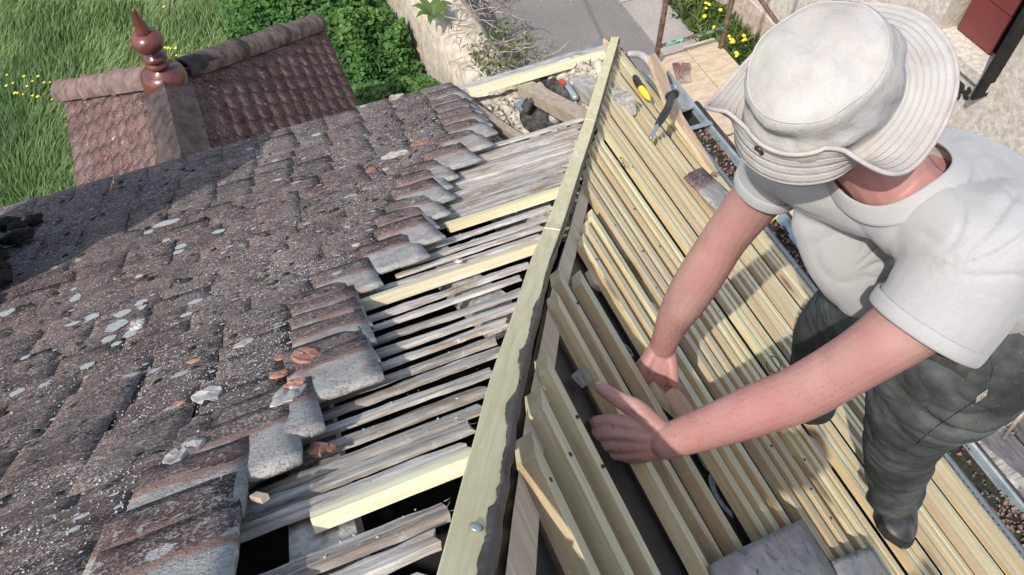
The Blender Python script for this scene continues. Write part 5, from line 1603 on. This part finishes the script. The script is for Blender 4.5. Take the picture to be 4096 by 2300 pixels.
# ---- T-shirt
def wrinkle(o, fn):
    me = o.data
    n = len(me.vertices)
    co = np.empty(n * 3, np.float32); me.vertices.foreach_get('co', co); co = co.reshape(-1, 3)
    no = np.empty(n * 3, np.float32); me.vertices.foreach_get('normal', no); no = no.reshape(-1, 3)
    d = np.array([fn(Vector(c), Vector(q)) for c, q in zip(co, no)], np.float32)
    me.vertices.foreach_set('co', (co + no * d[:, None]).ravel()); me.update()
bm = bmesh.new()
tube(bm, [(1.0, .40, -1.05), (1.005, .41, -1.02), (.985, .435, -.985), (.915, .475, -.915), (.835, .505, -.888)], [(.150, .105), (.172, .122), (.188, .128), (.185, .108), (.125, .075)], 24, 4, up=(.6, 0, .8))
tube(bm, [shL + Vector((0, .02, .0)), P(3700, 850, 1.14), P(3546, 800, 1.18), P(3330, 720, 1.25), shR], [.070, .066, .066, .068, .066], 18, 4, up=(.6, 0, .8))
sl0, sl1 = P(3950, 1000, 1.08), P(3700, 1312, 1.13)
tube(bm, [P(4020, 900, 1.12), sl0, sl0.lerp(sl1, .55), sl1], [.075, .082, .084, (.084, .080)], 22, 4, flat=True)
sr0, sr1 = P(3150, 600, 1.32), P(3070, 745, 1.39)
tube(bm, [P(3230, 600, 1.30), sr0, sr1], [.066, .064, (.060, .058)], 20, 4, flat=True)
# belly falling forward between the arms
tube(bm, [P(3340, 860, 1.30), P(3410, 1020, 1.33), P(3490, 1150, 1.37)], [(.075, .055), (.08, .055), (.07, .05)], 18, 4, up=ray(3400, 1000) * -1)
shirt = child('t_shirt', bm, M['shirt'])
remesh(shirt, .0048, 9, .5)
def cutter(shape):
    bm = bmesh.new(); shape(bm)
    c = obj('cut', bm, None); return c
def boolean(o, c):
    m = o.modifiers.new('b', 'BOOLEAN'); m.operation = 'DIFFERENCE'; m.solver = 'FAST'; m.object = c
    bake(o); bpy.data.objects.remove(c)
ext = (sl1 - sl0).normalized()
boolean(shirt, cutter(lambda b: tube(b, [sl1 - ext * .05, sl1 - ext * .02, sl1 + ext * .08], [.060, .0765, .079], 24, 3, flat=True)))
ext = (sr1 - sr0).normalized()
boolean(shirt, cutter(lambda b: tube(b, [sr1 - ext * .06, sr1 - ext * .02, sr1 + ext * .06], [.045, .053, .055], 22, 3, flat=True)))
nkd = (headc - neck).normalized()
nc = P(3610, 715, 1.15)
boolean(shirt, cutter(lambda b: tube(b, [nc - nkd * .045, nc - nkd * .005, nc + nkd * .12], [.060, .074, .082], 30, 3, up=HF, flat=True)))
cs = nkd.cross(HF).normalized(); cu = cs.cross(nkd)
hts = {}
for v in shirt.data.vertices:
    r = v.co - nc; h = r.dot(nkd); r2 = r - nkd * h
    rc = .074 + (.008 * h / .12 if h > 0 else .016 * h / .05)
    if abs(r2.length - rc) < .006 and -.07 < h < .12:
        k = int((math.atan2(r2.dot(cu), r2.dot(cs)) + math.pi) / (2 * math.pi) * 24) % 24
        hts[k] = max(hts.get(k, -1), h)
hk = [hts.get(k) for k in range(24)]
good = [k for k in range(24) if hk[k] is not None]
hk = [hk[min(good, key=lambda g: min(abs(g - k), 24 - abs(g - k)))] for k in range(24)]
for _ in range(4): hk = [(hk[k - 1] + hk[k] * 2 + hk[(k + 1) % 24]) / 4 for k in range(24)]
arm_pit = P(3640, 1095, 1.08)
def shirtfold(c, q):
    # folds fanning from the armpit of the near sleeve, slack waves elsewhere
    r = c - arm_pit
    d = 0.0
    v = -c.normalized(); rt = Vector((D1[0], D2[0], -DN[0])); upv = Vector((-D1[1], -D2[1], DN[1]))
    ang = math.atan2(r.dot(upv), r.dot(rt))
    L = math.hypot(r.dot(upv), r.dot(rt))
    if L < .27:
        amp = .010 * max(0, min(1, L / .06)) * (1 - L / .27) ** .6
        d -= amp * (1 - abs(math.sin(ang * 8.5 + 2.0 * mn.noise(c * 9)))) ** 4 * max(0, math.cos(max(-1.57, min(1.57, (ang - .45) * 1.6))))
    d += .0035 * mn.noise(Vector((c.x * 7, c.y * 10, c.z * 7)))
    d -= .004 * (1 - abs(mn.noise(Vector((c.x * 7 + c.z * 4, c.y * 5, c.z * 4))))) ** 9
    d -= .003 * (1 - abs(mn.noise(Vector((c.x * 4 - c.y * 9, c.y * 4 + 3, c.z * 9))))) ** 9
    return d
wrinkle(shirt, shirtfold)
sm = shirt.modifiers.new('s', 'SMOOTH'); sm.factor = .35; sm.iterations = 1
bake(shirt)
bm = bmesh.new()
rows = []
for k in range(24):
    a = -math.pi + 2 * math.pi * (k + .5) / 24; h = hk[k]
    rc = .074 + (.008 * h / .12 if h > 0 else .016 * h / .05)
    o_ = cs * math.cos(a) + cu * math.sin(a)
    c = nc + nkd * (h + .002) + o_ * rc
    rows.append([bm.verts.new(c + o_ * x + nkd * z) for x, z in ((-.003, .010), (.001, .012), (.006, .006), (.013, -.006), (.017, -.016), (.012, -.020), (-.001, -.008))])
for k in range(24):
    for j in range(7): bm.faces.new((rows[k][j], rows[(k + 1) % 24][j], rows[(k + 1) % 24][(j + 1) % 7], rows[k][(j + 1) % 7]))
col_ = obj('collar', bm, M['shirt'], shirt, True)
col_.modifiers.new('s', 'SUBSURF').render_levels = 2
def hem_ring(a, b, ra, rb, r):
    t = (b - a).normalized(); s = t.cross(Vector((0, 0, 1))).normalized(); u = s.cross(t)
    bm = bmesh.new()
    rings = []
    for i in range(48):
        g = 2 * math.pi * i / 48
        o_ = (s * math.cos(g) * ra + u * math.sin(g) * rb)
        k = 1 + .012 * mn.noise(o_ * 30)
        c = b + o_ * k; on = o_.normalized()
        rings.append([bm.verts.new(c + on * x + t * z) for x, z in ((-.0035, -.012), (-.0035, .004), (-.001, .0065), (.0018, .004), (.0022, -.012), (.001, -.0205))])
    for i in range(48):
        for j in range(6): bm.faces.new((rings[i][j], rings[(i + 1) % 48][j], rings[(i + 1) % 48][(j + 1) % 6], rings[i][(j + 1) % 6]))
    o = obj('sleeve_hem', bm, M['shirt'], shirt, True)
    o.modifiers.new('s', 'SUBSURF').render_levels = 1
hem_ring(sl0, sl1, .084, .080, 0)
hem_ring(sr0, sr1, .060, .058, 0)

# ---- trousers, belt
bm = bmesh.new()
tube(bm, [(.99, .40, -1.05), (.98, .39, -1.13), (.985, .385, -1.24)], [(.155, .12), (.168, .135), (.15, .13)], 22, 4, up=(.6, 0, .8))
tube(bm, [P(3880, 1440, 1.36), P(3800, 1530, 1.41), P(3690, 1612, 1.50), P(3618, 1730, 1.66), P(3588, 1868, 1.84), P(3572, 1985, 1.99)], [.112, .108, .096, .080, .071, .060], 22, 4)
tube(bm, [legR[0], legR[1], legR[2], legR[3], legR[4]], [.115, .104, .090, .078, .062], 20, 4)
trs = child('trousers', bm, M['trousers'])
remesh(trs, .0052, 8, .5)
knee = P(3618, 1760, 1.6); hem = P(3572, 1970, 1.96)
def trfold(c, q):
    d = .0045 * mn.noise(Vector((c.x * 8, c.y * 8, c.z * 13))) + .003 * mn.noise(c * 22)
    r = (c - hem).length
    if r < .30: d += .010 * (1 - r / .30) * math.sin(c.z * 62 + 9 * mn.noise(c * 8)) * (.4 + abs(mn.noise(c * 11 + Vector((3, 0, 0)))) * 1.6)
    r = (c - knee).length
    if r < .22: d += .006 * (1 - r / .22) * (mn.noise(Vector((c.x * 14, c.y * 14, c.z * 34))))
    d -= .0035 * (1 - abs(mn.noise(Vector((c.x * 6 + 4, c.y * 8, c.z * 15))))) ** 9
    d -= .0022 * (1 - abs(mn.noise(Vector((c.x * 10 + c.z * 9, c.y * 13, c.z * 11 + 7))))) ** 10
    return d
wrinkle(trs, trfold)
boolean(trs, cutter(lambda b: tube(b, [P(3572, 1975, 1.97), P(3571, 1990, 2.0), P(3566, 2040, 2.1)], [.045, .051, .055], 20, 2, flat=True)))
bpy.context.view_layer.update()
from mathutils.bvhtree import BVHTree
tb = BVHTree.FromPolygons([v.co for v in trs.data.vertices], [p.vertices[:] for p in trs.data.polygons])
def ontr(px, py, off=.001):
    d = Vector(ray(px, py)).normalized()
    h = tb.ray_cast(Vector((0, 0, 0)), d)
    return h[0] + h[1] * off if h[0] else P(px, py, 1.3)
rows = []
bm = bmesh.new()
for i in range(13):
    f = i / 12
    c0 = Vector((3690, 1385)).lerp(Vector((3882, 1478)), f) + Vector((8, -20)) * math.sin(f * math.pi)
    rows.append([bm.verts.new(ontr(c0.x - 22 * g, c0.y + 52 * g * (1 - .25 * abs(2 * f - 1)), .0022 - .0018 * (g in (0, 1)))) for g in (0, .15, .5, .85, 1)])
for a, b in zip(rows, rows[1:]):
    for k in range(4): bm.faces.new((a[k], a[k + 1], b[k + 1], b[k]))
child('leather_patch', bm, M['leather'], True, trs)
M['seam'] = simple('trouser_seam', (.025, .028, .028), (.06, .066, .064), 60, .9, .0005)
for pl_ in ([(3868, 1405), (3866, 1455)], [(3930, 1395), (3962, 1440), (3970, 1490), (3950, 1525), (3920, 1540)], [(3960, 1560), (3905, 1600), (3820, 1655), (3740, 1710), (3668, 1772)]):
    bm = bmesh.new()
    cp = catmull([Vector((a, b, 0)) for a, b in pl_], 6)
    tube(bm, [ontr(q.x, q.y, .0004) for q in cp], [.0011] * len(cp), 6, 1, flat=True)
    child('seam', bm, M['seam'], True, trs)
for k in range(6):
    bm = bmesh.new()
    tube(bm, [ontr(3905 + k * 7.2, 1606 - k * 5, .002), ontr(3911 + k * 7.2, 1580 - k * 5, .003)], [.0010, .0010], 6, 1)
    child('zip_tooth', bm, M['gravel'], True, trs)

# ---- shoe
toe = HR(3576, 2172, .04)
heel = onR(toe.x + .17, toe.y + .17, .035)
ank = P(3568, 1992, 1.995)
fx = (toe - heel).normalized(); nz_ = NR(toe.x); nz_ = (nz_ * .55 + Vector((0, 0, .45))).normalized(); nz_ = (nz_ - fx * nz_.dot(fx)).normalized(); sx = fx.cross(nz_)
def shoe(name, heel, parent, ank, fx=fx, sx=sx, nz_=nz_):
    bm = bmesh.new()
    st = [(-.02, .028, .03), (.0, .037, .05), (.05, .040, .075), (.10, .042, .080), (.15, .047, .068), (.20, .053, .054), (.235, .052, .046), (.265, .043, .037), (.287, .02, .022)]
    rings = []
    for L, w, h in st:
        r = []
        for j in range(20):
            a = 2 * math.pi * j / 20
            x = math.cos(a); z = math.sin(a)
            zz = (z * .5 + .5) * h if z > 0 else .5 * h + z * .5 * h
            x = math.copysign(abs(x) ** .7, x)
            r.append(bm.verts.new(heel + fx * L + sx * w * x * (1 if z < .3 else 1 - .22 * (z - .3)) + nz_ * zz))
        rings.append(r)
    for a, b in zip(rings, rings[1:]):
        for j in range(20): bm.faces.new((a[j], a[(j + 1) % 20], b[(j + 1) % 20], b[j]))
    bm.faces.new(rings[0][::-1]); bm.faces.new(rings[-1])
    o = obj(name, bm, M['leather'], parent, True)
    o.modifiers.new('s', 'SUBSURF').render_levels = 2
    bm = bmesh.new()
    rows = []
    for L, w, h in st:
        rows.append([bm.verts.new(heel + fx * L * 1.012 + sx * (w + .004) * s_ + nz_ * z_) for s_, z_ in ((-1, -.006), (1, -.006), (1, .012), (-1, .012))])
    for a, b in zip(rows, rows[1:]):
        for k in range(4): bm.faces.new((a[k], a[(k + 1) % 4], b[(k + 1) % 4], b[k]))
    bm.faces.new(rows[0][::-1]); bm.faces.new(rows[-1])
    obj('sole', bm, M['black'], o)
    bm = bmesh.new()
    for L0, h0 in ((.130, .073), (.155, .068), (.180, .060)):
        tube(bm, [heel + fx * L0 + sx * -.028 + nz_ * (h0 - .012), heel + fx * (L0 + .006) + nz_ * (h0 + .003), heel + fx * L0 + sx * .028 + nz_ * (h0 - .012)], [.0022] * 3, 6, 4)
    b0 = heel + fx * .152 + nz_ * .071
    tube(bm, [b0, b0 + sx * .012 + fx * .03 + nz_ * -.006, b0 + sx * .03 + fx * .055 - nz_ * .018, b0 + sx * .042 + fx * .03 - nz_ * .022, b0 + sx * .026 + fx * .005 - nz_ * .004], [.0022] * 5, 6, 5)
    tube(bm, [b0, b0 - sx * .004 + fx * .04 - nz_ * .008, b0 - sx * .006 + fx * .075 - nz_ * .026], [.002] * 3, 6, 4)
    obj('shoelace', bm, M['lace'], o, True)
    bm = bmesh.new()
    for dd in (.0, .006):
        tube(bm, [heel + fx * (.198 + dd) + sx * -.044 + nz_ * .024, heel + fx * (.212 + dd) + sx * -.022 + nz_ * .0495, heel + fx * (.216 + dd) + nz_ * .0515, heel + fx * (.212 + dd) + sx * .022 + nz_ * .0495, heel + fx * (.198 + dd) + sx * .044 + nz_ * .024], [.0013] * 5, 6, 4)
    obj('toe_seam', bm, M['lace'], o, True)
    return o
shoe('shoe', heel, person, ank)
h2 = HR(3235, 1590, .03); t2 = HR(3075, 1628, .03)
f2 = (t2 - h2).normalized(); f2 = (f2 + Vector((0, 0, -.1))).normalized()
n2 = NR(h2.x); n2 = (n2 - f2 * n2.dot(f2)).normalized()
shoe('shoe', h2, person, legR[4], f2, f2.cross(n2), n2)

# ---- sun hat with one side of the brim turned up
NTH = 200
def hatpt(th, r, h): return HCn + (HF * math.cos(th) + HS * math.sin(th)) * r + HA * h
def rx(th): return 1.0 + .075 * math.cos(2 * th)          # a little longer front to back
def imgdir(th):
    a = hatpt(th, .1, 0); q = [np.array(p) for p in (HCn, a)]
    w = [(p @ np.array([D1[0], D2[0], -DN[0]]) / (p @ np.array([D1[2], D2[2], -DN[2]])), p @ np.array([D1[1], D2[1], -DN[1]]) / (p @ np.array([D1[2], D2[2], -DN[2]]))) for p in q]
    return Vector((w[1][0] - w[0][0], w[1][1] - w[0][1])).normalized()
FLAP0 = max([i * .01 for i in range(628)], key=lambda t: imgdir(t).dot(Vector((-.53, .85))))                                               # middle of the turned-up part
def fold(th):
    d = (th - FLAP0 + math.pi) % (2 * math.pi) - math.pi
    f = 1 / (1 + math.exp((abs(d) - .98) * 8))
    return f
def back(th):
    d = (th - FLAP0 - math.pi + math.pi) % (2 * math.pi) - math.pi
    return math.exp(-(d / .55) ** 2)
bm = bmesh.new()
prof = []
RT, RB_, HH = .0795, .0925, .098
rows = []
def crownpt(th, k):
    u = th
    if k <= 8:                                           # top panel, softly domed and dented
        f = k / 8
        r = RT * f
        h = HH + .024 * (1 - f ** 2.0) + .011 * mn.noise(Vector((math.cos(th) * f * 1.6, math.sin(th) * f * 1.6, 3)))
    else:
        f = (k - 8) / 12
        r = RT + (RB_ - RT) * f + .007 * math.sin(math.pi * min(1, f * 1.05))
        h = HH * (1 - f)
        w = math.sin(math.pi * f)
        r += w * (.0075 * mn.noise(Vector((math.cos(th) * 2.2, math.sin(th) * 2.2, h * 22))) + .003 * mn.noise(Vector((math.cos(th) * 6, math.sin(th) * 6, h * 40))))
        # slack crease low on the crown over the turned-up side
        r += .006 * fold(th) * math.sin(f * 13.0) * w * (.5 + f)
        if k == 9: r += .0018
        if k == 10: r -= .0008
    return hatpt(th, r * rx(th), h)
for k in range(0, 21):
    rows.append([bm.verts.new(crownpt(2 * math.pi * j / NTH, max(k, .02))) for j in range(NTH)])
def brimcurve(th, n=18):
    """points of the brim from the crown out: droops, or bends up where it is snapped"""
    f = fold(th); out = []
    r, h = RB_, 0.0
    gb = max(0.0, imgdir(th).dot(Vector((.55, .83)))) ** 5 * (1 - f)
    wdt = .057 + .026 * f + .004 * back(th) + .014 * gb
    ds = wdt / n
    for i in range(1, n + 1):
        s = i / n
        flat = -.36 + .30 * gb - .12 * math.sin(th * 2 + .4) + .10 * mn.noise(Vector((math.cos(th) * 2, math.sin(th) * 2, 5))) + .55 * back(th) * max(0, s - .6)
        upa = 2.05 + .08 * math.sin(th * 3)
        g = min(1, max(0, (s - .10) / .30)); g = g * g * (3 - 2 * g)
        a = flat + f * g * (upa - flat)
        r += ds * math.cos(a); h += ds * math.sin(a)
        if f > .02:
            cr_ = RT + (RB_ - RT) * (1 - max(0, min(1, h / HH))) + .0155
            r = max(r, cr_ - (1 - f) * .06)
        rip = .0007 * math.sin(s * math.pi * 2 * 8)
        out.append((r + rip * math.sin(a) * -1, h + rip * math.cos(a)))
    return out
bc = [brimcurve(2 * math.pi * j / NTH) for j in range(NTH)]
for i in range(18):
    rows.append([bm.verts.new(hatpt(2 * math.pi * j / NTH, bc[j][i][0] * rx(2 * math.pi * j / NTH), bc[j][i][1])) for j in range(NTH)])
for a, b in zip(rows, rows[1:]):
    for j in range(NTH): bm.faces.new((a[j], b[j], b[(j + 1) % NTH], a[(j + 1) % NTH]))
bm.faces.new(rows[0])
rws = [0.0] * (21 * NTH) + [(i + 1) / 18 for i in range(18) for j in range(NTH)]
hat = child('hat', bm, M['hat'])
hat.data.attributes.new('row', 'FLOAT', 'POINT').data.foreach_set('value', rws)
mod = hat.modifiers.new('s', 'SOLIDIFY'); mod.thickness = .0018; mod.offset = 0
def hatring(name, pts, r, m):
    bm = bmesh.new(); pts = pts + pts[:2]
    tube(bm, pts, [r] * len(pts), 8, 1, cap=False, up=HA)
    return obj(name, bm, m, hat, True)
rim = [hatpt(2 * math.pi * j / NTH, bc[j][-1][0] * rx(2 * math.pi * j / NTH), bc[j][-1][1]) for j in range(NTH)]
hatring('brim_binding', rim, .0033, M['binding'])
hatring('crown_seam', [crownpt(2 * math.pi * j / NTH, 8.0) + HA * .0006 for j in range(NTH)], .0014, M['hat'])
hatring('crown_seam', [crownpt(2 * math.pi * j / NTH, 9.6) + HA * .0004 for j in range(NTH)], .0009, M['hat'])
# snap stud on the turned-up side
def pxof(p):
    p = np.array(p); z = p @ np.array([D1[2], D2[2], -DN[2]])
    return Vector((CX + F * (p @ np.array([D1[0], D2[0], -DN[0]])) / z, CY + F * (p @ np.array([D1[1], D2[1], -DN[1]])) / z))
best = min(((j, i) for j in range(NTH) if fold(2 * math.pi * j / NTH) > .8 for i in range(8, 14)), key=lambda q: (pxof(hatpt(2 * math.pi * q[0] / NTH, bc[q[0]][q[1]][0] * rx(2 * math.pi * q[0] / NTH), bc[q[0]][q[1]][1])) - Vector((3078, 535))).length)
j, i = best; ths = 2 * math.pi * j / NTH
pa = hatpt(ths, bc[j][i][0] * rx(ths), bc[j][i][1]); pb = hatpt(ths, bc[j][i + 1][0] * rx(ths), bc[j][i + 1][1])
dd = (pb - pa).normalized(); rad = (HF * math.cos(ths) + HS * math.sin(ths))
outw = (rad * dd.dot(HA) - HA * dd.dot(rad)).normalized()
if outw.dot(pa) > 0: outw = -outw
M['stud'] = simple('dark_metal_stud', (.05, .045, .045), (.12, .11, .10), 60, .35, .0002, metal=.8)
bm = bmesh.new(); lathe(bm, pa + outw * .0012, outw, [(.0078, 0), (.0082, .0014), (.007, .003), (.0055, .0026), (.001, .0026)], 24)
obj('snap_stud', bm, M['stud'], hat, True)
